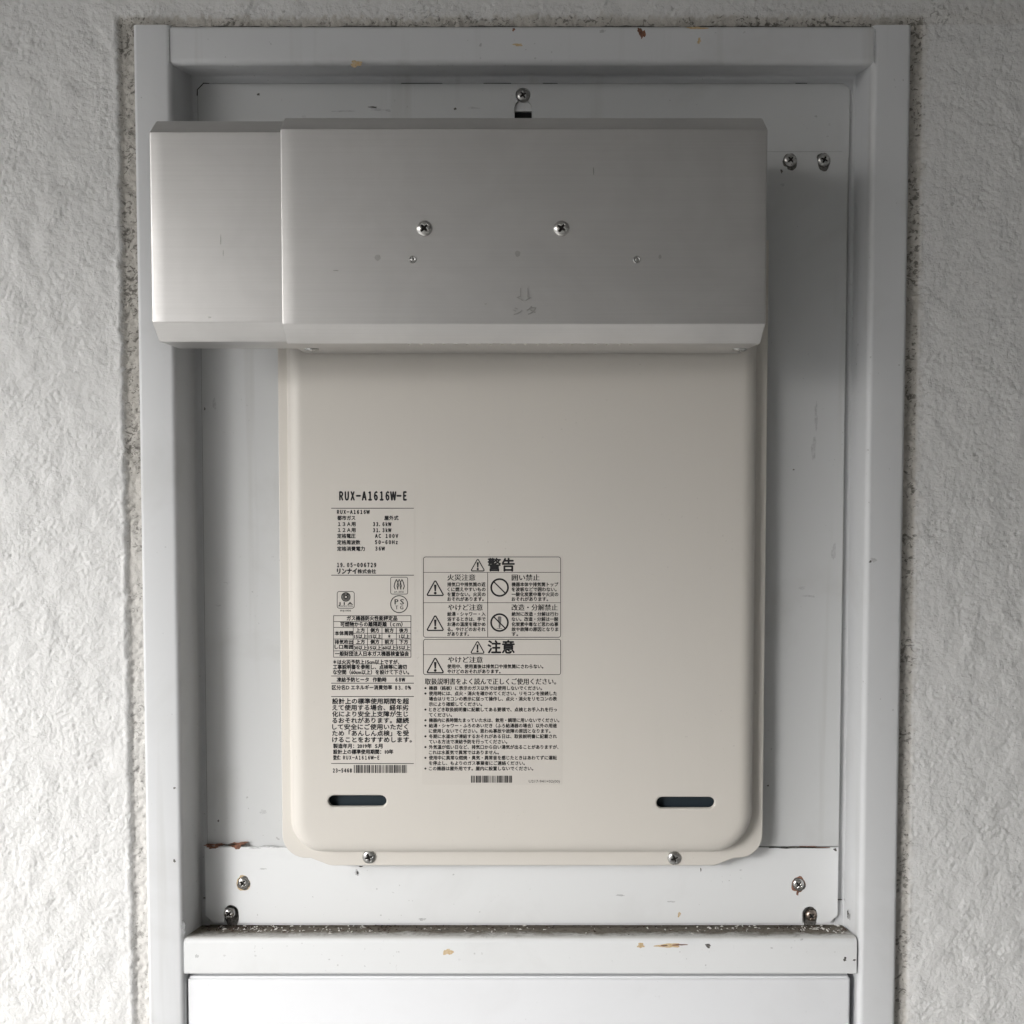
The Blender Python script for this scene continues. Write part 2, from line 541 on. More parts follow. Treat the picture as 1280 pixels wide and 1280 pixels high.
grime *= np.where(X < 0, 0.62 + 0.38 * sstep(1.30, 1.62, Z), 0.85 + 0.15 * sstep(1.2, 1.7, Z))
pit = np.clip(-(n_sml + 0.6 * n_fin) * 0.6, 0, 1)
keep = (X < XLo + 0.006) | (X > XRo - 0.006) | (Z > Z_TOP - 0.006)
idx = np.arange(nx * nz).reshape(shape)
q0, q1, q2, q3 = idx[:-1, :-1], idx[:-1, 1:], idx[1:, 1:], idx[1:, :-1]
kc = keep[:-1, :-1] & keep[:-1, 1:] & keep[1:, 1:] & keep[1:, :-1]
quads = np.stack([q0[kc], q1[kc], q2[kc], q3[kc]], axis=1)
used = np.unique(quads)
remap = -np.ones(nx * nz, dtype=np.int64)
remap[used] = np.arange(len(used))
quads = remap[quads]
P = np.stack([X.ravel()[used], -0.0055 - H.ravel()[used], Z.ravel()[used]], axis=1)
gv, pv = grime.ravel()[used], pit.ravel()[used]
# the wall goes on, plainer, beyond the finely built stretch
extra = []
eq = []
def ext(x0, x1, z0, z1):
    b = len(P) + len(extra)
    extra.extend([(x0, -0.0060, z0), (x1, -0.0060, z0), (x1, -0.0060, z1), (x0, -0.0060, z1)])
    eq.append((b, b + 1, b + 2, b + 3))
ext(-3.2, gx0, 0, 2.3); ext(gx1, 3.2, 0, 2.3); ext(gx0, gx1, gz1, 2.3)
ext(gx0, XLo + 0.004, 0, gz0); ext(XRo - 0.004, gx1, 0, gz0)
PA = np.vstack([P, np.array(extra)])
QA = np.vstack([quads, np.array(eq)])
me = bpy.data.meshes.new('wall')
me.vertices.add(len(PA)); me.vertices.foreach_set('co', PA.astype(np.float32).ravel())
me.loops.add(len(QA) * 4); me.loops.foreach_set('vertex_index', QA.astype(np.int32).ravel())
me.polygons.add(len(QA)); me.polygons.foreach_set('loop_start', np.arange(len(QA), dtype=np.int32) * 4)
me.update(calc_edges=True)
me.polygons.foreach_set('use_smooth', np.ones(len(QA), dtype=bool))
for nm, arr in (('grime', gv), ('pit', pv)):
    a_ = me.attributes.new(nm, 'FLOAT', 'POINT')
    a_.data.foreach_set('value', np.concatenate([arr, np.zeros(len(extra))]).astype(np.float32))
wall = link('wall', me, 'stucco')
wall['kind'] = 'structure'

def slab(name, x0, x1, y0, y1, z0, z1, mat):
    v_ = [(x, y, z) for x in (x0, x1) for y in (y0, y1) for z in (z0, z1)]
    f_ = [(0, 1, 3, 2), (4, 6, 7, 5), (0, 4, 5, 1), (2, 3, 7, 6), (0, 2, 6, 4), (1, 5, 7, 3)]
    o = mesh_obj(name, v_, f_, mat)
    o['kind'] = 'structure'
    return o
slab('bounce_floor', -3.2, 1.75, -2.6, 0.0, -0.15, 0.0, 'bounce_floor')  # unseen, added to bounce light up from below
slab('shade_ceiling', -1.5, 1.75, -2.6, 0.0, 2.06, 2.21, 'soffit')  # unseen overhead slab, added to shade the upper part
slab('shade_wall_opposite', -0.95, 1.6, -1.75, -1.62, 0.0, 2.06, 'white')  # added out of view to hold light back on the right
slab('shade_wall_end', 1.6, 1.75, -1.75, 0.0, 0.0, 2.06, 'white')  # unseen, added to close off light from the right end

# near-black box added as the shaft behind the frame, stops light leaking in
vs_ = [(x, y, z) for x in (XLo + 0.008, XRo - 0.008) for y in (0.034, 0.42) for z in (0.0, Z_TOP - 0.008)]
o = mesh_obj('shaft_light_block', vs_, [(4, 6, 7, 5), (0, 1, 3, 2), (2, 3, 7, 6), (0, 2, 6, 4), (1, 5, 7, 3)], 'dark')
o['kind'] = 'structure'

# ---------------------------------------------------------------- steel frame let into the wall
frame = empty('steel_frame', (0, 0.01, 0.0), 'painted pale grey steel frame set into the stucco around the water heater', 'frame')
def jamb(name, xo, xi, splay, x_end, ztop, parent, s):
    # section in X, Y: outer return, face, reveal, back strip
    outer = [(xo, 0.030), (xo, Y_FRAME), (xi, Y_FRAME), (xi + s * splay, Y_STRIP), (x_end, Y_STRIP)]
    pr = fillet(outer, [0, 0.0030, 0.0042, 0.0030, 0], 6)
    inn = [(x_end, Y_STRIP + 0.0030), (xo + s * 0.004, 0.0310)]
    prof = [(q[0], q[1]) for q in pr] + inn
    return sweep(name, prof, 0.0, ztop, lambda a, b, t: (a, b, t), 'frame', parent, 30)
jamb('jamb', XLo, XLi, 0.0030, XLi + 0.050, Z_TOP, frame, 1)
jamb('jamb', XRo, XRi, 0.0004, XRi - 0.050, Z_TOP, frame, -1)
# head: butts between the jambs, a hair behind their faces
hy = Y_FRAME + 0.0007
Z_HT = vz(139.5, D_STRIP)
Z_HS = vz(94.5, D_STRIP)                        # soffit meets the back strip
pr = fillet([(0.030, Z_TOP - 0.0006), (hy, Z_TOP - 0.0006), (hy, Z_HEAD), (Y_STRIP - 0.0004, Z_HS), (Y_STRIP - 0.0004, Z_HT)], [0, 0.0025, 0.0042, 0.003, 0], 6)
prof = [(q[0], q[1]) for q in pr] + [(Y_STRIP + 0.0028, Z_HT), (0.0310, Z_TOP - 0.004)]
sweep('head_rail', prof, XLi - 0.0008, XRi + 0.0008, lambda a, b, t: (t, a, b), 'frame', frame, 30)
# transom under the heater: dirty ledge on top, face below
ty = Y_FRAME + 0.0009
zb = vz(1156.5, D_STRIP)
pr = fillet([(Y_STRIP + 0.004, zb + 0.0006), (Y_STRIP - 0.002, zb + 0.0004), (ty, Z_SILL), (ty, Z_SILLB), (0.02, Z_SILLB)], [0, 0.0006, 0.0038, 0.002, 0], 7)
prof = [(q[0], q[1]) for q in pr] + [(0.02, zb - 0.02), (Y_STRIP + 0.004, zb - 0.02)]
sill = sweep('transom', prof, ux(231, 1180, D_FRAME) - 0.001, ux(1070, 1180, D_FRAME) + 0.001, lambda a, b, t: (t, a, b), 'frame', frame, 30)
sill.data.materials.clear()
sill.data.materials.append(M['lower']); sill.data.materials.append(M['ledge'])
for f in sill.data.polygons:
    c_ = f.center
    if f.normal.z > 0.75 and c_.y > ty + 0.002: f.material_index = 1
# upright back plate seen below the mounting plates
sheet('back_strip', [[(XLi + 0.03, zb - 0.02), (XRi - 0.03, zb - 0.02), (XRi - 0.03, zb + 0.04), (XLi + 0.03, zb + 0.04)]], Y_STRIP - 0.0006, 0.002, 'frame', frame, 0.0)
# weld tabs in the two lower corners, with a dark seam above
for (u0, u1, vv) in ((244, 262, 1123), (1043, 1061, 1125)):
    a, z1 = at(u0, vv, D_STRIP); b, _ = at(u1, vv, D_STRIP)
    sheet('corner_tab', [rrect(a, b, zb - 0.004, z1, 0.0012, 3)], Y_STRIP - 0.0012, 0.0012, 'frame', frame, 0.0003)
    sheet('seam', [[(a, z1), (b - 0.001, z1), (b - 0.001, z1 + 0.0010), (a + 0.001, z1 + 0.0008)]], Y_STRIP - 0.0004, 0.0008, 'chip', frame, 0.0)
# welded joints between head and jamb: thin dark seams
for (xj, s) in ((XLi, -1), (XRi, 1)):
    sheet('seam', [[(xj + s * 0.0012, Z_HEAD + 0.001), (xj + s * 0.0019, Z_HEAD + 0.001), (xj + s * 0.0021, Z_TOP - 0.003), (xj + s * 0.0014, Z_TOP - 0.003)]], Y_FRAME - 0.00006, 0.0006, 'scuff', frame, 0.0)

# wear on the frame: rust, chips, nail dots
for args in [('rust_spot', 803, 42, 7, 12, D_FRAME, 'rust'), ('rust_spot', 799, 38, 5, 5, D_FRAME, 'rust'),
             ('rust_spot', 445, 80, 15, 7, D_FRAME - 0.0005, 'paleRust'), ('rust_spot', 647, 56, 12, 3, D_FRAME, 'paleRust'),
             ('rust_spot', 872, 35, 24, 3, D_FRAME, 'paleRust'), ('paint_chip', 753, 39, 8, 3, D_FRAME, 'scuff'),
             ('paint_chip', 642, 37, 3, 4, D_FRAME, 'rust'), ('rust_spot', 874, 51, 4, 7, D_FRAME, 'paleRust'),
             ('rust_spot', 560, 1190, 12, 8, D_FRAME, 'paleRust'), ('rust_spot', 801, 1182, 9, 6, D_FRAME, 'paleRust'),
             ('rust_spot', 835, 1182, 26, 6, D_FRAME, 'paleRust'), ('rust_spot', 849, 1181, 18, 2, D_FRAME - 0.0001, 'rust'),
             ('rust_spot', 830, 1182, 8, 2, D_FRAME - 0.0001, 'rust'), ('paint_chip', 885, 1182, 7, 5, D_FRAME, 'chip'),
             ('nail_dot', 246, 1195, 4, 5, D_FRAME, 'scuff'), ('nail_dot', 1056, 1199, 4, 5, D_FRAME, 'chip'),
             ('paint_chip', 229.5, 1160, 5, 18, D_FRAME - 0.0008, 'greychip'), ('paint_chip', 218, 1076, 3, 4, D_FRAME - 0.0008, 'chip'),
             ('paint_chip', 1088, 702, 3, 3, D_FRAME - 0.0008, 'chip'), ('paint_chip', 1092, 700, 7, 5, D_FRAME - 0.0008, 'scuff'),
             ('paint_chip', 218, 985, 2.5, 3, D_FRAME - 0.0008, 'chip'), ('paint_chip', 1068, 1200, 4, 2, D_FRAME, 'chip')]:
    nm, u, v_, w, h, D, mt = args
    dd = D + (0.0009 if 1170 < v_ < 1215 and 231 < u < 1070 else 0.0007 if v_ < 82 and 216 < u < 1088 else 0.0008 if D < D_FRAME - 0.0006 else 0.0)
    blotch(nm, u, v_, w, h, dd, mt, frame)
# chips on the ledge corner by the right jamb
for (u, v_, w, h) in ((1063, 1146, 2, 12), (1067, 1157, 3, 7), (1060, 1143, 2, 10)):
    blotch('paint_chip', u, v_, w, h, 0.812, 'chip', frame)

nn_ = 150
up_, lo_ = [], []
for k in range(nn_ + 1):
    x_ = XLo + 0.004 + (XRo - XLo - 0.006) * k / nn_
    w_ = max(0.00012, 0.0005 + 0.0004 * math.sin(k * 0.37 + 1) * math.sin(k * 0.11) + random.uniform(-0.0003, 0.0004))
    up_.append((x_, -0.0075, Z_TOP + w_ + 0.0002)); lo_.append((x_, -0.0075, Z_TOP - 0.0009))
mesh_obj('sealant_crack', up_ + lo_, [(i, i + 1, nn_ + 2 + i, nn_ + 1 + i) for i in range(nn_)], 'chip', frame)

# ---------------------------------------------------------------- access door below the transom
dx0, dx1 = ux(234, 1250, D_FRAME + 0.004), ux(1063, 1250, D_FRAME + 0.004)
dz1 = vz(1221.5, D_FRAME + 0.004)
door = empty('access_door', ((dx0 + dx1) / 2, 0.0, 0.05), 'plain white painted steel access door below the dirty ledge', 'door')
pr = fillet([(dx0, 0.018), (dx0, yd(D_FRAME + 0.004)), (dx1, yd(D_FRAME + 0.004)), (dx1, 0.018)], [0, 0.0022, 0.0022, 0], 5)
leaf = sweep('door_leaf', [(q[0], q[1]) for q in pr], 0.05, dz1, lambda a, b, t: (a, b, t), 'door', door, 30)
bm = bmesh.new(); bm.from_mesh(leaf.data)
ed = [e for e in bm.edges if all(abs(v_.co.z - dz1) < 1e-6 for v_ in e.verts) and all(v_.co.y < 0.01 for v_ in e.verts)]
bmesh.ops.bevel(bm, geom=ed, offset=0.0016, segments=3, affect='EDGES')
bm.to_mesh(leaf.data); bm.free()
smooth_by_angle(leaf, 35)
mesh_obj('door_gap_sheet', [(ux(229, 1250, D_FRAME), 0.012, 0.02), (ux(1074, 1250, D_FRAME), 0.012, 0.02), (ux(1074, 1250, D_FRAME), 0.012, Z_SILLB + 0.004), (ux(229, 1250, D_FRAME), 0.012, Z_SILLB + 0.004)], [(0, 1, 2, 3)], 'gapblack', door)  # black sheet that darkens the gap around the door

# ---------------------------------------------------------------- mounting plates
pxl, pxr = ux(249.5, 300, D_PLATE), ux(1060, 300, D_PLATE)
pzt = vz(104.5, D_PLATE)
zjoin = vz(1058.8, D_OVER)
c = 0.0046
plate = empty('mounting_plate', ((pxl + pxr) / 2, yd(D_PLATE), zjoin), 'large pale grey steel plate behind the water heater with chamfered corners and keyhole slot', 'plate')
kx, kz = at(654, 119, D_PLATE)
kw = 10.6 * D_PLATE / FPX
kzt, kzb = vz(128, D_PLATE), vz(158, D_PLATE)
kr = 9.3 * D_PLATE / FPX
key = []
a0 = math.asin(0.0036 / kr)
for k in range(15):
    a = -math.pi / 2 + a0 + (2 * math.pi - 2 * a0) * k / 14
    key.append((kx + kr * math.cos(a), kz + kr * math.sin(a)))
neck = key[-1][1]
for k in range(1, 6):
    f = k / 5
    key.append((kx - 0.0036 - (kw - 0.0036) * math.sin(f * math.pi / 2), neck - 0.0004 - 0.006 * (1 - math.cos(f * math.pi / 2))))
key += [(kx - kw, kzb), (kx + kw, kzb)]
for k in range(5, 0, -1):
    f = k / 5
    key.append((kx + 0.0036 + (kw - 0.0036) * math.sin(f * math.pi / 2), neck - 0.0004 - 0.006 * (1 - math.cos(f * math.pi / 2))))
outer = [(pxl, zjoin - 0.02), (pxr, zjoin - 0.02), (pxr, pzt - c), (pxr - c, pzt), (pxl + c, pzt), (pxl, pzt - c)]
sheet('plate_sheet', [outer, key], yd(D_PLATE), 0.0022, 'plate', plate, 0.0003)
g_ = 0.0006
M['edgetone'] = rust_mat('dark_edge_outline', (0.05, 0.048, 0.044), (0.30, 0.295, 0.28), 60)  # mottled dark tone for the thin plate outlines
sheet('edge_outline', [[(pxl - g_, zjoin - 0.02), (pxr + g_, zjoin - 0.02), (pxr + g_, pzt - c + g_ * 0.3), (pxr - c + g_ * 0.3, pzt + g_), (pxl + c - g_ * 0.3, pzt + g_), (pxl - g_, pzt - c + g_ * 0.3)], key], yd(D_PLATE) + 0.0016, 0.0008, 'edgetone', plate, 0.0)  # dark sheet slightly larger than the plate, outlines its edge
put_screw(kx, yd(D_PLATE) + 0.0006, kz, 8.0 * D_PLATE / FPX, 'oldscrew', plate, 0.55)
sheet('slot_backing', [[(kx - kw * 1.6, kzb - 0.004), (kx + kw * 1.6, kzb - 0.004), (kx + kw * 1.6, kz), (kx - kw * 1.6, kz)]], yd(D_PLATE) + 0.0060, 0.0010, 'gapblack', plate, 0.0)
# dark line where the plate edge lifts off the strip, upper left corner
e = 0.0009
sheet('edge_gap', [[(pxl - e, pzt - c - 0.004), (pxl + 0.002, pzt - c - 0.004), (pxl + 0.002, pzt - c), (pxl + c, pzt - 0.002), (pxl + c + 0.004, pzt - 0.002), (pxl + c + 0.004, pzt + e * 0.5), (pxl + c - 0.0003, pzt + e * 0.8), (pxl - e * 0.7, pzt - c + 0.0003)]], yd(D_PLATE) + 0.0002, 0.0008, 'gapblack', plate, 0.0)
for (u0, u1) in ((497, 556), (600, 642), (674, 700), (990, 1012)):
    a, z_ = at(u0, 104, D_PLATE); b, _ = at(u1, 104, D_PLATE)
    sheet('edge_gap', [[(a, z_ - 0.002), (b, z_ - 0.002), (b - 0.002, pzt + 0.0005), (a + 0.003, pzt + 0.0006)]], yd(D_PLATE) + 0.0003, 0.0008, 'gapblack', plate, 0.0)
for (u, v_, w, h, mt) in ((472, 137, 18, 3, 'scuff'), (466, 134, 10, 2, 'chip'), (485, 138, 8, 3, 'scuff'), (430, 139, 26, 2, 'scuff'), (569, 136, 3, 3, 'chip'), (592, 135, 16, 2, 'scuff'),
                         (268, 505, 5, 12, 'scuff'), (273, 757, 8, 2, 'scuff'), (273, 1026, 2.4, 2.4, 'chip'), (329, 1015, 9, 5, 'scuff'), (283, 728, 9, 1.2, 'scuff'), (256, 511, 2, 3, 'chip'), (323, 118, 4, 2.4, 'chip')):
    blotch('scuff_mark', u, v_, w, h, D_PLATE, mt, plate)
# narrow strip laid over it on the right
sx0 = ux(900, 600, D_OVER); sx1 = ux(1057.5, 400, D_OVER)
szt = vz(189.5, D_OVER)
strip = empty('cover_strip', ((sx0 + sx1) / 2, yd(D_OVER), zjoin), 'narrow pale grey steel strip beside the water heater, two screws at its top', 'plate')
szb = zjoin + 0.0006
sheet('strip_sheet', [[(sx0, szb), (sx1, szb), (sx1, szt - 0.0045), (sx1 - 0.0045, szt), (sx0, szt)]], yd(D_OVER), 0.0021, 'plate', strip, 0.0003)
sheet('edge_outline', [[(sx0, szb), (sx1 + 0.0004, szb), (sx1 + 0.0005, szt - 0.0043), (sx1 - 0.0043, szt + 0.0005), (sx0, szt + 0.0005)]], yd(D_OVER) + 0.0016, 0.0005, 'edgetone', strip, 0.0)  # dark sheet that shows as a thin outline round the strip
for u in (988, 1030):
    x_, z_ = at(u, 200, D_OVER)
    blotch('rust_ring', u - 0.5, 202, 17, 21, D_OVER, 'chip', strip, jag=0.15)
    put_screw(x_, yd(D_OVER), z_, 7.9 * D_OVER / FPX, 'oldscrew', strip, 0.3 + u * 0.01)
for (u, v_, w, h, mt) in ((977, 214, 3, 4, 'chip'), (978, 231, 6, 3, 'scuff'), (1002, 735, 10, 4, 'scuff'), (1020, 520, 4, 30, 'scuff'), (1017, 560, 6, 26, 'scuff'), (1042, 690, 5, 20, 'scuff'), (992, 587, 2, 2, 'chip'), (960, 982, 2.2, 2.2, 'chip'), (1010, 745, 16, 3, 'scuff')):
    blotch('scuff_mark', u, v_, w, h, D_OVER, mt, strip)
# lower plate
bx0, bx1 = ux(256.5, 1100, D_OVER), ux(1047.5, 1100, D_OVER)
bzt = zjoin; bzb = vz(1153.5, D_OVER)
low = empty('lower_plate', ((bx0 + bx1) / 2, yd(D_OVER), bzb), 'white steel plate with notched lower corners below the water heater, four screws', 'plate')
def notch(u, v_):
    cx, cz = at(u, v_, D_OVER)
    r_ = 9.2 * D_OVER / FPX
    pts = [(cx - r_, bzb)]
    for k in range(13):
        a = math.pi - math.pi * k / 12
        pts.append((cx + r_ * math.cos(a), cz + r_ * math.sin(a)))
    pts.append((cx + r_, bzb))
    return pts
c2 = 0.0062
D_LOW = D_OVER - 0.0004
loop = [(bx0 + c2, bzb)] + notch(289.5, 1140) + notch(1012, 1142) + [(bx1 - c2, bzb), (bx1, bzb + c2), (bx1, bzt), (bx0, bzt), (bx0, bzb + c2)]
sheet('plate_sheet', [loop], yd(D_LOW), 0.0021, 'lower', low, 0.0003)
for (u, v_) in ((304, 1103.5), (998, 1105)):
    x_, z_ = at(u, v_, D_LOW)
    blotch('rust_ring', u, v_ + 0.5, 18.5, 19, D_LOW, 'paleRust' if u < 600 else 'rust', low, jag=0.13)
    blotch('rust_ring', u + 0.6, v_ + 0.6, 16.5, 17, D_LOW - 0.00008, 'chip', low, jag=0.10)
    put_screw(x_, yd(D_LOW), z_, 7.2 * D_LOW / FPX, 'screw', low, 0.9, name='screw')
for (u, v_, mt) in ((288.5, 1138.5, 'screw'), (1012, 1141, 'rustyscrew')):
    x_, z_ = at(u, v_, D_STRIP)
    blotch('rust_ring', u + 1, v_ + 7, 17.5, 30, D_STRIP - 0.0008, 'chip', low, jag=0.1)
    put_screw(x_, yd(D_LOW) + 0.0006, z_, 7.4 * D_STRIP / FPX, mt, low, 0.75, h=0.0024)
blotch('rust_drip', 997, 1116, 3, 7, D_LOW, 'rust', low)
for (u, v_, w, h, mt) in ((270, 1056, 22, 3.5, 'rust'), (265, 1059, 12, 4.5, 'rust'), (285, 1056, 22, 2.4, 'chip'), (297, 1056, 24, 7, 'rust'), (306, 1056.5, 9, 3, 'chip'), (335, 1058, 18, 2, 'scuff'), (350, 1059, 16, 2, 'scuff'), (318, 1060, 12, 2, 'scuff'),
                         (998, 1059.4, 70, 1.8, 'chip'), (1015, 1059, 34, 2.2, 'rust'), (976, 1059.6, 26, 1.8, 'chip'), (1044, 1062, 5, 3, 'chip')):
    blotch('paint_chip', u, v_, w, h, D_LOW - 0.00006, mt, low, jag=0.5)
for (u, v_, w, h, mt) in ((446, 1091, 6, 7, 'scuff'), (447, 1091, 3.2, 3, 'lower'), (839, 1127, 9, 2, 'scuff'), (849, 1143, 4, 6, 'paleRust'), (876, 1087, 1.6, 4, 'chip'), (528, 1149, 8, 4, 'scuff'), (451, 1083, 4, 2, 'chip'), (329, 1086, 10, 1.4, 'scuff'), (775, 1119, 12, 2, 'scuff')):
    blotch('scuff_mark', u, v_, w, h, D_LOW, mt, low)

# ---------------------------------------------------------------- water heater
fx0, fx1 = ux(349.5, 700, D_FLANGE), ux(957, 700, D_FLANGE)
hz_top = vz(300, D_FLANGE)
heater = empty('water_heater', ((fx0 + fx1) / 2, yd(D_PLATE), vz(1082, D_FLANGE)), 'beige enamelled wall-mounted gas water heater with two black slots and printed stickers', 'water heater')
fz_c, fz_t = vz(1072.5, D_FLANGE), vz(1082, D_FLANGE)
def fX(u, v_): return ux(u, v_, D_FLANGE)
rad = 0.031
loop = []
tabL = fX(398, 1080); tabR = fX(908, 1080)
pts = [(fx0, hz_top), (fx0, fz_c), (fX(388, 1072), fz_c), (fX(413, 1082), fz_t), (fX(893, 1082), fz_t), (fX(918, 1072), fz_c), (fx1, fz_c), (fx1, hz_top)]
rads = [0, 0.030, 0.006, 0.012, 0.012, 0.006, 0.030, 0]
loop = [(q[0], q[1]) for q in fillet(pts, rads, 9, closed=True, lim=0.84)]
cover = mesh_obj('front_cover', [(0, 0, 0)], [], 'enamel', heater)     # filled in below
flange = sheet('flange', [loop], yd(D_FLANGE), 0.0016, 'enamel', cover, 0.0006)
# cover shell: deep-drawn pan with rounded edge and draft
cx0, cx1 = ux(361.5, 700, D_FACE + 0.008), ux(943, 700, D_FACE + 0.008)
cz0 = vz(1064.5, D_FACE + 0.008)
cz1 = hz_top
N = 10
rings = []
yf, yb = yd(D_FACE), yd(D_FLANGE) + 0.0002
steps = []                                            # (inset from foot, y)
RE = 0.0095
steps.append((-0.0022, yb)); steps.append((-0.0012, yb - 0.0006)); steps.append((-0.0003, yb - 0.0018))
yr = yf + RE * 0.80
for k in range(0, 9):
    a = math.pi / 2 * k / 8
    steps.append((0.0006 + RE * 1.15 * (1 - math.cos(a)), yr - RE * 0.80 * math.sin(a)))
steps.append((0.0006 + RE * 1.15 + 0.002, yf))
verts = []
for (ins, y_) in steps:
    r0 = max(0.030 - ins, 0.004)
    lp = rrect(cx0 + ins, cx1 - ins, cz0 + ins, cz1, (r0 * 0.80, r0 * 1.05, 0.002, 0.002), N)
    rings.append(list(range(len(verts), len(verts) + len(lp))))
    verts += [(q[0], y_, q[1]) for q in lp]
faces = []
for i in range(len(rings) - 1):
    n = len(rings[i])
    for j in range(n): faces.append((rings[i][j], rings[i][(j + 1) % n], rings[i + 1][(j + 1) % n], rings[i + 1][j]))
outer_i = rings[-1]
slots = []
for (u0, u1, v_) in ((410.5, 483, 1001.5), (821, 893.5, 1003.5)):
    xa, z_ = at(u0, v_, D_FACE); xb, _ = at(u1, v_, D_FACE)
    slots.append((xa, xb, z_))
loops_i = [outer_i]
RS = 7.2 * D_FACE / FPX
for (xa, xb, z_) in slots:
    prev = None
    for (g_, y_) in ((0.0022, yf), (0.0010, yf), (0.0004, yf + 0.00025), (0.0, yf + 0.0009), (0.0, yf + 0.0030)):
        lp = stadium(xa - g_, xb + g_, z_, RS + g_)
        ids = list(range(len(verts), len(verts) + len(lp)))
        verts += [(q[0], y_, q[1]) for q in lp]
        if prev is None: loops_i.append(ids)
        else:
            n = len(ids)
            for j in range(n): faces.append((prev[j], prev[(j + 1) % n], ids[(j + 1) % n], ids[j]))
        prev = ids
flat_ids = [i for lp in loops_i for i in lp]
tris = tessellate_polygon([[Vector((verts[i][0], verts[i][2], 0)) for i in lp] for lp in loops_i])
faces += [tuple(flat_ids[k] for k in t) for t in tris]
me = bpy.data.meshes.new('front_cover')
me.from_pydata(verts, [], faces)
bm = bmesh.new(); bm.from_mesh(me)
bmesh.ops.recalc_face_normals(bm, faces=bm.faces)
tot = sum(f.calc_area() * f.normal.y for f in bm.faces)
if tot > 0: bmesh.ops.reverse_faces(bm, faces=bm.faces)
bm.to_mesh(me); bm.free()
me.polygons.foreach_set('use_smooth', [True] * len(me.polygons))
me.materials.append(M['enamel'])
cover.data = me
for (xa, xb, z_) in slots:
    sheet('slot_back', [stadium(xa - 0.006, xb + 0.006, z_, RS + 0.006)], yf + 0.0075, 0.001, 'slotdark', heater, 0.0)  # blue-black sheet behind each slot opening
# body behind the flange
bz = fz_c + 0.012
mesh_obj('body', [(x, y, z) for x in (fx0 + 0.009, fx1 - 0.009) for y in (yd(D_FLANGE) + 0.0012, 0.20) for z in (bz, hz_top)],
         [(0, 1, 3, 2), (4, 6, 7, 5), (0, 4, 5, 1), (2, 3, 7, 6), (0, 2, 6, 4), (1, 5, 7, 3)], 'enamel', heater)
for (u, v_) in ((461.5, 1071), (843, 1072.5)):
    x_, z_ = at(u, v_, D_FLANGE)
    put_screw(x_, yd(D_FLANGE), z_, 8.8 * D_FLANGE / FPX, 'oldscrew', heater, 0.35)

# ---------------------------------------------------------------- exhaust hood
def hood_profile(zb_, zt_, d_front, d_bev, d_back, bev_h, rr_=0.0012):
    pts = [(yd(d_back), zb_), (yd(d_bev), zb_), (yd(d_front), zb_ + bev_h), (yd(d_front), zt_ - bev_h), (yd(d_bev), zt_), (yd(d_back), zt_)]
    pf = fillet(pts, [0, rr_, rr_, rr_, rr_, 0], 5)
    n = len(pf)
    nor = []
    for i in range(n):
        a = pf[max(i - 1, 0)]; b = pf[min(i + 1, n - 1)]
        t = (b - a).normalized()
        nor.append(Vector((t.y, -t.x)))              # pointing outward (away from the inside)
    mid = Vector((yd((d_front + d_back) / 2), (zb_ + zt_) / 2))
    if (pf[n // 2] - mid).dot(nor[n // 2]) < 0: nor = [-q for q in nor]
    return pf, nor
def hood_section(name, pf, nor, x0, x1, rl, rrn, parent, cap_right=False):
    st = []
    hem = 0.006
    if rl > 0:
        st += [(x0 + hem, 2 * rl), (x0 + rl, 2 * rl)]
        for k in range(1, 8):
            a = math.pi * k / 8
            st.append((x0 + rl - rl * math.sin(a), rl + rl * math.cos(a)))
        st.append((x0 + rl, 0.0))
    else: st.append((x0, 0))
    st += [(x0 + 0.01, 0), (x1 - 0.01, 0)]
    if rrn > 0:
        for k in range(0, 7):
            a = math.pi / 2 * k / 6
            st.append((x1 - rrn + rrn * math.sin(a), rrn - rrn * math.cos(a)))
    else: st.append((x1, 0))
    verts, faces = [], []
    n = len(pf)
    for (x_, off) in st:
        for q, m_ in zip(pf, nor): verts.append((x_, q.x - m_.x * off, q.y - m_.y * off))
    for i in range(len(st) - 1):
        for j in range(n - 1):
            a = i * n + j
            faces.append((a, a + 1, a + n + 1, a + n))
    if cap_right:
        b = (len(st) - 1) * n
        faces.append(tuple(range(b, b + n)))
    o = mesh_obj(name, verts, faces, 'steel', parent)
    smooth_by_angle(o, 30)
    return o
hzb, hzt = vz(429.5, D_BEV), vz(147.5, D_BEV)
lzb, lzt = vz(427.0, D_BEV), vz(150.5, D_BEV)
bev = (hzt - vz(162, D_HOOD))
bevb = vz(406, D_HOOD) - hzb
hx0, hx1 = ux(351.5, 280, D_HOOD), ux(958.5, 280, D_HOOD)
lx0 = ux(186.5, 280, D_HOOD)
hood = empty('exhaust_hood', ((hx0 + lx0) / 2, yd(D_HOODBACK), hzb), 'brushed stainless steel exhaust hood with open left end above the beige cover', 'exhaust hood')
bv = (bev + bevb) / 2
pf, nor = hood_profile(hzb, hzt, D_HOOD, D_BEV, D_HOODBACK, bv)
hood_body = hood_section('hood_body', pf, nor, hx0, hx1, 0.0007, 0.0012, hood, True)
pf2, nor2 = hood_profile(lzb, lzt, D_HOOD + 0.0016, D_BEV + 0.0016, 0.768, bv)
outlet = hood_section('side_outlet', pf2, nor2, lx0, hx0 + 0.03, 0.0014, 0, hood)
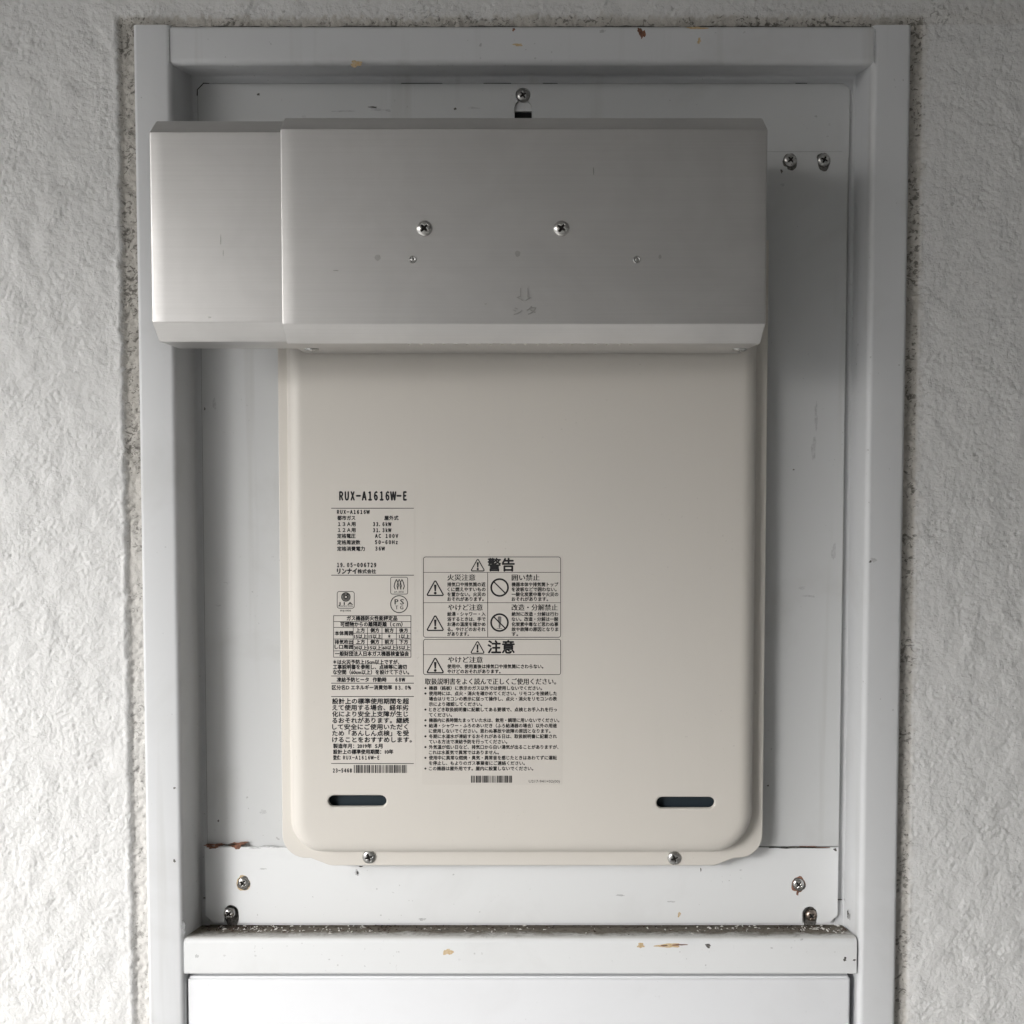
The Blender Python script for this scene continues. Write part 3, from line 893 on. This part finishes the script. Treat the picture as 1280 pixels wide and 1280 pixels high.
# inside of the hood: back sheet so the open end looks into a duct
yb_ = yd(D_HOODBACK) - 0.0004
mesh_obj('hood_back', [(hx0 + 0.002, yb_, hzb + 0.001), (hx1 - 0.002, yb_, hzb + 0.001), (hx1 - 0.002, yb_, hzt - 0.001), (hx0 + 0.002, yb_, hzt - 0.001)], [(0, 1, 2, 3)], 'steel', hood)
yb2 = yd(0.768) - 0.0004
mesh_obj('outlet_back', [(lx0 + 0.006, yb2, lzb + 0.001), (hx0 + 0.004, yb2, lzb + 0.001), (hx0 + 0.004, yb2, lzt - 0.001), (lx0 + 0.006, yb2, lzt - 0.001)], [(0, 1, 2, 3)], 'steel', hood)
for u in (530.5, 702):
    x_, z_ = at(u, 285.5, D_HOOD)
    put_screw(x_, yd(D_HOOD), z_, 9.9 * D_HOOD / FPX, 'screw', hood, 0.25 + u * 0.001)
# rivets: a pressed ring with a small dome
for (u, v_) in ((515.5, 324.5), (796, 324.5)):
    x_, z_ = at(u, v_, D_HOOD)
    k = D_HOOD / FPX
    prof = [(0, 0.00055), (1.0 * k, 0.0005), (1.9 * k, 0.0003), (2.5 * k, 0.00005), (3.0 * k, 0.0003), (3.7 * k, 0.0008), (4.4 * k, 0.0006), (4.9 * k, -0.0002)]
    vv, ff = [], []
    S = 28
    for (r_, h_) in prof:
        for j in range(S):
            a = 2 * math.pi * j / S
            vv.append((x_ + r_ * math.cos(a), yd(D_HOOD) - h_, z_ + r_ * math.sin(a)))
    for i in range(len(prof) - 1):
        for j in range(S): ff.append((i * S + j, i * S + (j + 1) % S, (i + 1) * S + (j + 1) % S, (i + 1) * S + j))
    mesh_obj('rivet', vv, ff, 'oldscrew', hood, True)
# screws up into the underside, and bright tabs standing in for light glinting through drain slots
for u in (390, 924.5):
    x_, z_ = at(u, 436, 0.757)
    put_screw(x_, yd(0.757), hzb, 9.0 * 0.757 / FPX, 'oldscrew', hood, 0.5, down=True)
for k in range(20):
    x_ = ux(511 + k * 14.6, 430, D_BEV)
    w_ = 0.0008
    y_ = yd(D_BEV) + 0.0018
    mesh_obj('slot_glint', [(x_ - w_, y_, hzb - 0.0002), (x_ + w_, y_, hzb - 0.0002), (x_ + w_, y_ + 0.001, hzb - 0.0005), (x_ - w_, y_ + 0.001, hzb - 0.0005), (x_ - w_, y_ + 0.0016, hzb), (x_ + w_, y_ + 0.0016, hzb), (x_ - w_, y_ - 0.0004, hzb), (x_ + w_, y_ - 0.0004, hzb)],
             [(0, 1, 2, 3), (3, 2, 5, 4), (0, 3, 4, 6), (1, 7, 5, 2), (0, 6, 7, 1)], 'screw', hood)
for (u, v_, w, h) in ((276, 300, 0.7, 14), (279, 316, 0.6, 8), (262, 396.5, 5, 0.8), (607, 380, 3, 0.7), (742, 214, 0.6, 10), (420, 338, 7, 0.6)):
    blotch('scratch', u, v_, w, h, D_HOOD + (0.0016 if u < 350 else 0.0), 'screw', hood, n=14, jag=0.2, thick=0.00004)
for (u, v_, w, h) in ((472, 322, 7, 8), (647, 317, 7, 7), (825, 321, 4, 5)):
    blotch('relief_tone', u, v_, w, h, D_HOOD, 'relief_tone', hood, n=22, jag=0.12, thick=0.00003)  # dull patches painted in place of shading in shallow dimples

# ---------------------------------------------------------------- writing
def text_verts(body):
    cu = bpy.data.curves.new('txt', 'FONT')
    cu.body = body
    cu.size = 1.0
    cu.resolution_u = 2
    tmp = bpy.data.objects.new('tmp', cu)
    COL.objects.link(tmp)
    dg = bpy.context.evaluated_depsgraph_get()
    me = bpy.data.meshes.new_from_object(tmp.evaluated_get(dg))
    co = np.zeros(len(me.vertices) * 3); me.vertices.foreach_get('co', co)
    co = co.reshape(-1, 3)
    fs = [tuple(p_.vertices) for p_ in me.polygons]
    bpy.data.objects.remove(tmp); bpy.data.curves.remove(cu); bpy.data.meshes.remove(me)
    return co, fs
class Print:
    """collects one block of flat print on an upright plane"""
    def __init__(self, D): self.D, self.v, self.f = D, [], []
    def add(self, pts, fs):
        b = len(self.v); self.v += pts; self.f += [tuple(i + b for i in q) for q in fs]
    def text(self, body, u0, u1, vc, em, bold=0.012):
        co, fs = text_verts(body)
        xa, xb = co[:, 0].min(), co[:, 0].max()
        x0, z0 = at(u0, vc, self.D); x1, _ = at(u1, vc, self.D)
        s = em * self.D / FPX
        sx = (x1 - x0) / (xb - xa)
        y = yd(self.D)
        b = bold * s                                  # heavier print: the same glyphs laid down again a hair aside
        moves = [(0, 0)] if bold <= 0 else [(-b, 0), (b, 0)] if bold < 0.0305 else [(-b, 0), (b, 0), (0, b), (0, -b)]
        for k, (mx, mz) in enumerate(moves):
            self.add([(x0 + mx + (q[0] - xa) * sx, y - 0.000012 * k, z0 + mz + (q[1] - 0.36) * s) for q in co], fs)
    def poly(self, pts):
        y = yd(self.D)
        w = [at(u, v_, self.D) for (u, v_) in pts]
        tr = tessellate_polygon([[Vector((a, b, 0)) for (a, b) in w]])
        self.add([(a, y, b) for (a, b) in w], [tuple(t) for t in tr])
    def line(self, pts, w, closed=False):
        """stroke of width w px along pixel points"""
        P_ = [Vector(q) for q in pts]
        n = len(P_)
        L, Rr = [], []
        for i in range(n):
            a = P_[i - 1] if (i > 0 or closed) else P_[i]
            b = P_[(i + 1) % n] if (i < n - 1 or closed) else P_[i]
            d0 = (P_[i] - a); d1 = (b - P_[i])
            if d0.length < 1e-9: d0 = d1
            if d1.length < 1e-9: d1 = d0
            d0 = d0.normalized(); d1 = d1.normalized()
            t = (d0 + d1); t = t.normalized() if t.length > 1e-6 else d0
            nn = Vector((-t.y, t.x))
            m_ = w / 2 / max(0.35, abs(nn.dot(Vector((-d0.y, d0.x)))))
            L.append(P_[i] + nn * m_); Rr.append(P_[i] - nn * m_)
        y = yd(self.D)
        pts3 = [(*at(q.x, q.y, self.D),) for q in L + Rr]
        fs = [(i, (i + 1) % n, n + (i + 1) % n, n + i) for i in range(n if closed else n - 1)]
        self.add([(a, y, b) for (a, b) in pts3], fs)
    def box(self, u0, u1, v0, v1, r, w): self.line([(q[0], q[1]) for q in rrect(u0, u1, v0, v1, r, 4)], w, True)
    def circle(self, u, v_, r, w): self.line(circle(u, v_, r, 36), w, True)
    def disc(self, u, v_, r, n=14): self.poly(circle(u, v_, r, n))
    def rect(self, u0, u1, v0, v1): self.poly([(u0, v0), (u1, v0), (u1, v1), (u0, v1)])
    def build(self, name, mat, parent, stuff=False):
        me = bpy.data.meshes.new(name)
        me.from_pydata(self.v, [], self.f)
        bm = bmesh.new(); bm.from_mesh(me)
        for f in bm.faces:
            f.normal_update()
            if f.normal.y > 0: f.normal_flip()
        bm.to_mesh(me); bm.free()
        o = link(name, me, mat, parent)
        if stuff: o['kind'] = 'stuff'
        return o

D_ST = D_FACE - 0.00012
D_PR = D_FACE - 0.00022
def sticker(name, u0, u1, v0, v1, mat, label):
    a0_, z0_ = at(u0, v1, D_ST); a1_, _ = at(u1, v1, D_ST); z1_ = vz(v0, D_ST)
    b0_ = ux(u0, v0, D_ST); b1_ = ux(u1, v0, D_ST)
    x0_, x1_ = (a0_ + b0_) / 2, (a1_ + b1_) / 2
    o = sheet(name, [rrect(x0_, x1_, z0_, z1_, 0.0006, 2)], yd(D_ST), 0.00012 + 0.0001, mat, heater, 0.0)
    o['label'] = label
    return o
s1 = sticker('rating_sticker', 413, 518.5, 605, 968.5, 'film', 'tall sticker of black print headed with the model number')
s2 = sticker('warning_sticker', 527, 703.5, 694, 981, 'film2', 'sticker with warning triangles, prohibition signs and paragraphs of print')

# rating sticker: title and figures
A = Print(D_PR)
A.text('ＲＵＸ－Ａ１６１６Ｗ－Ｅ', 424.5, 508, 620, 14.6, 0.045)
A.build('printed_title', 'ink', s1)
A = Print(D_PR)
A.text('リンナイ', 421.5, 446, 714, 8.0, 0.06)
A.text('ＲＵＸ－Ａ１６１６Ｗ', 421.5, 462, 640, 6.3, 0.055)
A.text('１９．０５－００６７２９', 421.5, 470, 706.3, 7.0, 0.055)
for b_, u0, u1, v_ in (('３３．６ｋＷ', 466.5, 489, 655.3), ('３１．３ｋＷ', 466.5, 489, 662.8), ('ＡＣ　１００Ｖ', 469, 497.5, 670), ('５０－６０Ｈｚ', 469, 497, 677.8), ('３６Ｗ', 469.3, 481, 685.8), ('６８Ｗ', 494.5, 506.3, 849.6)):
    A.text(b_, u0, u1, v_, 6.3, 0.055)
A.text('２３－５４６８', 416.3, 439.5, 963.2, 6.6, 0.055)
A.build('printed_figures', 'ink', s1, True)
B = Print(D_PR)
for b_, u0, u1, v_, em in (('都市ガス', 421.7, 444, 647.5, 6), ('屋外式', 480.5, 498, 647.5, 6), ('１３Ａ用', 422.5, 444.3, 655.2, 6), ('１２Ａ用', 422.5, 444.3, 662.6, 6),
        ('定格電圧', 421.5, 444.3, 670, 6), ('定格周波数', 421.5, 450.2, 678, 6), ('定格消費電力', 421.5, 456, 686, 6), ('株式会社', 447, 470, 714.3, 5.8),
        ('ガス機器防火性能評定品', 433.5, 496.5, 773, 6.4), ('可燃物からの離隔距離（ｃｍ）', 425.5, 503, 780.4, 6.4),
        ('本体周囲', 418.5, 441, 791.6, 6), ('上方', 445, 456, 788, 6), ('側方', 463, 474, 788, 6), ('前方', 481, 492, 788, 6), ('後方', 499, 510, 788, 6),
        ('15以上', 443, 458.6, 795.6, 5.8), ('15以上', 461, 476.6, 795.6, 5.8), ('＊', 485, 488, 795.4, 5.8), ('1以上', 499, 512, 795.6, 5.8),
        ('排気吹出', 418.5, 441, 802.6, 6), ('し口周囲', 418.5, 441, 808.6, 6), ('上方', 445, 456, 802.4, 6), ('側方', 463, 474, 802.4, 6), ('前方', 481, 492, 802.4, 6), ('下方', 499, 510, 802.4, 6),
        ('30以上', 442.6, 458.6, 809.8, 5.8), ('15以上', 460.6, 476.6, 809.8, 5.8), ('60以上', 478.4, 494.6, 809.8, 5.8), ('15以上', 496.6, 512.4, 809.8, 5.8),
        ('一般財団法人日本ガス機器検査協会', 418.8, 511, 817.3, 6.4),
        ('＊は火災予防上15cm以上ですが、', 416.5, 499, 827.6, 6.4), ('工事説明書を参照し、点検等に適切', 416.3, 508.3, 833.8, 6.4), ('な空間（60cm以上）を設けて下さい。', 416.3, 511.3, 840.3, 6.4),
        ('凍結予防ヒータ', 421, 461, 849.7, 6.4), ('作動時', 466, 483, 849.7, 6.4), ('区分名D', 415, 436.5, 859.4, 6.4), ('エネルギー消費効率', 438.8, 490, 859.4, 6.4), ('８３．０％', 494, 513.6, 859.6, 6.6),
        ('製造年月：2019年', 416.6, 464.5, 932.6, 6.4), ('5月', 469, 478, 932.6, 6.4), ('設計上の標準使用期間：10年', 416.6, 491.5, 939.8, 6.4), ('型式：ＲＵＸ－Ａ１６１６Ｗ－Ｅ', 416.6, 474, 947.1, 6.4)):
    B.text(b_, u0, u1, v_, em, 0.040)
for k, (b_, u1) in enumerate((('設計上の標準使用期間を超', 511), ('えて使用する場合、経年劣', 510.5), ('化により安全上支障が生じ', 510), ('るおそれがあります。継続', 511), ('して安全にご使用いただく', 509.5), ('ため「あんしん点検」を受', 511), ('けることをおすすめします。', 514.6))):
    B.text(b_, 415.4, u1, 876.6 + 8.02 * k, 7.7, 0.036)
B.build('printed_text', 'ink', s1, True)
def rule(pts, w, mat, parent):
    q_ = Print(D_PR); q_.line(pts, w); q_.build('ruled_line', mat, parent)
for v_ in (635.3, 719, 845, 854, 870.7, 954.4): rule([(414, v_), (517.3, v_)], 0.85, 'softink', s1)
Cc = Print(D_PR)
for v_ in (769.6, 777, 784.3, 791.6, 798.8, 806.0, 813.6, 821.5):
    Cc.line([(441.5 if v_ in (791.6, 806.0) else 416.8, v_), (513.6, v_)], 0.7)
Cc.line([(417, 769.3), (417, 821.8)], 0.7); Cc.line([(513.6, 769.3), (513.6, 821.8)], 0.7)
for u in (441.5, 459.4, 477.5, 495.4): Cc.line([(u, 784.3), (u, 813.6)], 0.7)
Cc.build('table_grid', 'softink', s1)
E_ = Print(D_PR)
E_.box(488.3, 509.6, 721.5, 742.6, 2.0, 0.75)
for s in (-1, 1):
    for a_, w_ in ((0.0, 1.2),):
        E_.line([(499 + s * 3.4, 724.2), (499 + s * 5.4, 728.5), (499 + s * 6.4, 733), (499 + s * 4.9, 736.8)], 1.15)
        E_.line([(499 + s * 3.4, 724.2), (499 + s * 1.4, 728.5), (499 + s * 1.0, 732), (499 + s * 2.4, 736.8)], 1.05)
        E_.line([(499, 724.0), (499 + s * 1.6, 728), (499 + s * 2.8, 732.5), (499 + s * 1.5, 736.8)], 0.95)
E_.text('JIA 認証', 492.5, 505, 739.8, 2.6, 0.02)
E_.build('approval_mark', 'softink', s1, True)
E_ = Print(D_PR)
E_.circle(498.9, 755.2, 10.6, 1.15)
E_.text('P', 493.4, 497.8, 752.1, 9.6, 0.03); E_.text('S', 500.3, 504.8, 752.1, 9.6, 0.03)
E_.text('T', 494.4, 497.3, 759.2, 6.8, 0.03); E_.text('G', 500.2, 504, 759.2, 6.8, 0.03)
E_.build('approval_mark', 'softink', s1, True)
E_ = Print(D_PR)
E_.box(421.5, 442.8, 739.4, 760.3, 2.6, 0.75)
for r_, w_ in ((2.1, 1.6), (3.6, 0.9), (4.8, 0.8), (5.6, 0.6)): E_.circle(432.3, 746.2, r_, w_)
for k in range(5): E_.line([(427.3 + 0.2 * k, 744.4 - 0.35 * k), (430.6, 742.0 + 0.1 * k)], 0.5); E_.line([(437.3 - 0.2 * k, 744.4 - 0.35 * k), (434.0, 742.0 + 0.1 * k)], 0.5)
E_.text('J I A', 423.2, 441, 754.3, 4.8, 0.05)
E_.text('INSPECTED', 423.2, 441, 757.6, 2.5, 0.02)
E_.text('INJ1006', 425.4, 438.8, 763.2, 3.2, 0.02)
E_.build('approval_mark', 'softink', s1, True)
def barcode(u0, u1, v0, v1, seed):
    Q = Print(D_PR)
    r_ = random.Random(seed)
    u = u0
    while u < u1 - 0.4:
        w = r_.choice((0.5, 0.5, 0.8, 1.2, 1.7))
        Q.rect(u, min(u + w, u1), v0, v1)
        u += w + r_.choice((0.45, 0.45, 0.8, 1.2))
    return Q
barcode(442.2, 508.6, 956.2, 966.2, 3).build('barcode', 'softink', s1, True)

# warning sticker
def triangle(u0, u1, v0, v1, w):
    Wn = Print(D_PR)
    um = (u0 + u1) / 2
    pts = fillet([(um, v0 + w * 0.6), (u1 - w * 0.6, v1 - w * 0.5), (u0 + w * 0.6, v1 - w * 0.5)], 1.0, 3, closed=True)
    Wn.line([(q[0], q[1]) for q in pts], w, True)
    h_ = v1 - v0
    ww = 0.062 * (u1 - u0) * 1.15
    Wn.poly([(um - ww, v0 + 0.31 * h_), (um + ww, v0 + 0.31 * h_), (um + ww * 0.55, v0 + 0.71 * h_), (um - ww * 0.55, v0 + 0.71 * h_)])
    Wn.disc(um, v0 + 0.82 * h_, ww * 1.05)
    Wn.build('warning_triangle', 'ink', s2, True)
triangle(587.8, 606.6, 697.6, 714.3, 1.25); triangle(587.5, 606.3, 800.3, 817.2, 1.25)
for v0 in (724.3, 768.0, 821.0): triangle(532.5, 555.6, v0, v0 + 20.8, 1.6)
Wn = Print(D_PR)
Wn.text('警告', 609.8, 643, 706.2, 17.6, 0.032)
Wn.text('注意', 609.8, 643, 809.0, 17.6, 0.032)
Wn.build('printed_heading', 'ink', s2, True)
for (cu_, cv_) in ((624.5, 734.4), (624.4, 778.2)):
    Wn = Print(D_PR)
    Wn.circle(cu_, cv_, 10.5, 2.2)
    Wn.line([(cu_ - 7.4, cv_ - 7.4), (cu_ + 7.4, cv_ + 7.4)], 1.6)
    Wn.build('prohibition_sign', 'ink', s2, True)
Sd = Print(D_PR + 0.00003)
Sd.poly([(622.2, 771.6), (623.4, 770.4), (625.6, 770.4), (626.8, 771.6), (626.5, 777.5), (625.6, 779.4), (625.8, 783.6), (623.2, 783.6), (623.5, 779.4), (622.5, 777.5)])
Sd.rect(623.7, 625.2, 783, 785.6); Sd.rect(620.8, 628, 785.2, 786.0)
Sd.build('screwdriver_symbol', 'greyink', s2, True)
T_ = Print(D_PR)
for b_, u0, u1, v_ in (('火災注意', 559.3, 594, 722.0), ('囲い禁止', 639.8, 674.3, 722.0), ('やけど注意', 560, 603.3, 759.4), ('改造・分解禁止', 639.6, 697, 759.4), ('やけど注意', 560, 603.3, 824.8)):
    T_.text(b_, u0, u1, v_, 8.6, 0.026)
T_.text('取扱説明書をよく読んで正しくご使用ください。', 531.3, 695, 852.0, 8.6, 0.026)
def rows(u0, um, vs, lines):
    for v_, l_ in zip(vs, lines):
        b_, u1 = (l_, um) if isinstance(l_, str) else l_
        T_.text(b_, u0, u1, v_, 5.7, 0.036)
rows(559.2, 606.8, (730.6, 736.8, 743.0, 748.9), ('排気口や排気筒の近', 'くに燃えやすいもの', 'を置かない。火災の', ('おそれがあります。', 604.5)))
rows(639.6, 697.8, (730.6, 736.8, 743.0, 748.9), ('機器本体や排気筒トップ', ('を波板などで囲わない。', 695.6), '一酸化炭素中毒や火災の', ('おそれがあります。', 685)))
rows(559.2, 606.8, (767.6, 774.0, 780.4, 786.7, 792.6), ('給湯・シャワー・入', '浴するときは、手で', 'お湯の温度を確かめ', 'る。やけどのおそれ', ('があります。', 586)))
rows(639.6, 697.8, (767.6, 774.0, 780.4, 786.7, 792.6), ('絶対に改造・分解は行わ', 'ない。改造・分解は一酸', '化炭素中毒など思わぬ事', '故や故障の原因となりま', ('す。', 647.5)))
rows(559.2, 679, (833.1, 839.4), ('使用中、使用直後は排気口や排気筒にさわらない。', ('やけどのおそれがあります。', 625.5)))
body = [('機器（銘板）に表示のガス以外では使用しないでください。', 677.5, 1), ('使用時には、点火・消火を確かめてください。リモコンを接続した', 696, 1), ('場合はリモコンの表示に従って操作し、点火・消火をリモコンの表', 696, 0), ('示により確認してください。', 602.5, 0),
        ('ときどき取扱説明書に記載してある要領で、点検とお手入れを行っ', 696, 1), ('てください。', 565, 0), ('機器内に長時間たまっていた水は、飲用・調理に用いないでください。', 699, 1),
        ('給湯・シャワー・ふろのあいだき（ふろ給湯器の場合）以外の用途', 696, 1), ('に使用しないでください。思わぬ事故や故障の原因となります。', 688, 0), ('冬期に水道水が凍結するおそれがある日は、取扱説明書に記載され', 696, 1), ('ている方法で凍結予防を行ってください。', 634, 0),
        ('外気温が低い日など、排気口から白い湯気が出ることがありますが、', 698, 1), ('これは水蒸気で異常ではありません。', 623.5, 0), ('使用中に異常な燃焼・臭気・異常音を感じたときはあわてずに運転', 696, 1), ('を停止し、もよりのガス事業者にご連絡ください。', 656, 0), ('この機器は屋外用です。屋内に設置しないでください。', 666.5, 1)]
for k, (b_, u1, dot) in enumerate(body):
    v_ = 860.2 + 6.70 * k
    T_.text(b_, 536.2, u1, v_, 5.7, 0.034)
    if dot: T_.disc(531.8, v_, 1.35)
T_.text('U217-941×02(00)', 661, 699.8, 976.6, 4.8, 0.0)
T_.build('printed_text', 'softink', s2, True)
for (a_, b_) in ((696.2, 796.6), (799.2, 843.3)):
    F_ = Print(D_PR); F_.box(529.3, 700.8, a_, b_, 2.6, 0.75); F_.build('text_frame', 'softink', s2)
for v_ in (715.5, 753.4, 818.4): rule([(529.7, v_), (700.4, v_)], 0.6, 'softink', s2)
rule([(609.6, 715.8), (609.6, 796.2)], 0.7, 'softink', s2)
barcode(588.8, 640.2, 969.6, 978.4, 9).build('barcode', 'softink', s2, True)

# pressed mark on the hood: arrow and two characters
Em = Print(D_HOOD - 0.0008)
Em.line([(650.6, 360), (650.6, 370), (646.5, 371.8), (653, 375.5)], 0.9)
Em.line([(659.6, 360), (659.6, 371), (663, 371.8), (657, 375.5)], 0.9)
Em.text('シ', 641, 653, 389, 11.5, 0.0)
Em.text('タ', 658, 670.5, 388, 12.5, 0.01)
mk = Em.build('pressed_mark', 'relief_tone', hood)  # duller steel paints in the shading of the raised mark
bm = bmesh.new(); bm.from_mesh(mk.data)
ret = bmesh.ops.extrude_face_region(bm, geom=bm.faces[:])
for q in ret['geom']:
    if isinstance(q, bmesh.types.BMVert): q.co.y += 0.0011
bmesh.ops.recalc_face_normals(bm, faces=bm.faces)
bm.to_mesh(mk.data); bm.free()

# ---------------------------------------------------------------- debris on the ledge
def flakes(name, n, spread, size, mat, label, cat):
    vv, ff = [], []
    y_front, y_back = ty + 0.004, Y_STRIP - 0.003
    for k in range(n):
        u_, w_ = spread()
        x_ = ux(u_, 1165, 0.81)
        f = w_
        y_ = y_front + (y_back - y_front) * f
        z_ = Z_SILL + (zb - Z_SILL) * (y_ - ty) / (Y_STRIP - ty) + 0.0002
        s_ = size * random.uniform(0.4, 1.3)
        a = random.uniform(0, 6.28)
        l_ = random.uniform(0.7, 2.2)
        b = len(vv)
        for (p_, q_, r_) in ((-l_, -0.5, 0), (l_, -0.4, 0.2), (l_ * 0.8, 0.6, 0), (-l_ * 0.7, 0.5, 0.3), (0, 0, random.uniform(0.4, 1.2))):
            vv.append((x_ + s_ * (p_ * math.cos(a) - q_ * math.sin(a)), y_ + s_ * (p_ * math.sin(a) + q_ * math.cos(a)), z_ + s_ * r_))
        ff += [(b, b + 1, b + 4), (b + 1, b + 2, b + 4), (b + 2, b + 3, b + 4), (b + 3, b, b + 4), (b, b + 3, b + 2, b + 1)]
    o = mesh_obj(name, vv, ff, mat)
    o['kind'] = 'stuff'; o['label'] = label; o['category'] = cat
def sp1():
    c_ = random.choice(((290, 14), (320, 22), (345, 18), (430, 25), (640, 200), (900, 30), (1015, 24), (1040, 16), (640, 230)))
    return min(1055, max(245, random.gauss(*c_))), min(1, max(0.05, random.gauss(0.72, 0.2)))
flakes('paint_flakes', 230, sp1, 0.0008, flat('flake_white', (0.70, 0.68, 0.64), 0.8), 'small white paint flakes scattered along the dirty ledge', 'flakes')
def sp2():
    c_ = random.choice(((285, 18), (310, 30), (480, 8), (640, 230), (1000, 30), (640, 230)))
    return min(1058, max(240, random.gauss(*c_))), min(1, max(0.05, random.gauss(0.8, 0.2)))
flakes('grit', 320, sp2, 0.0008, rust_mat('brown_grit', (0.09, 0.055, 0.04), (0.03, 0.025, 0.02), 400), 'dark brown grit and rust crumbs lying along the dirty ledge', 'grit')

fix_parents()
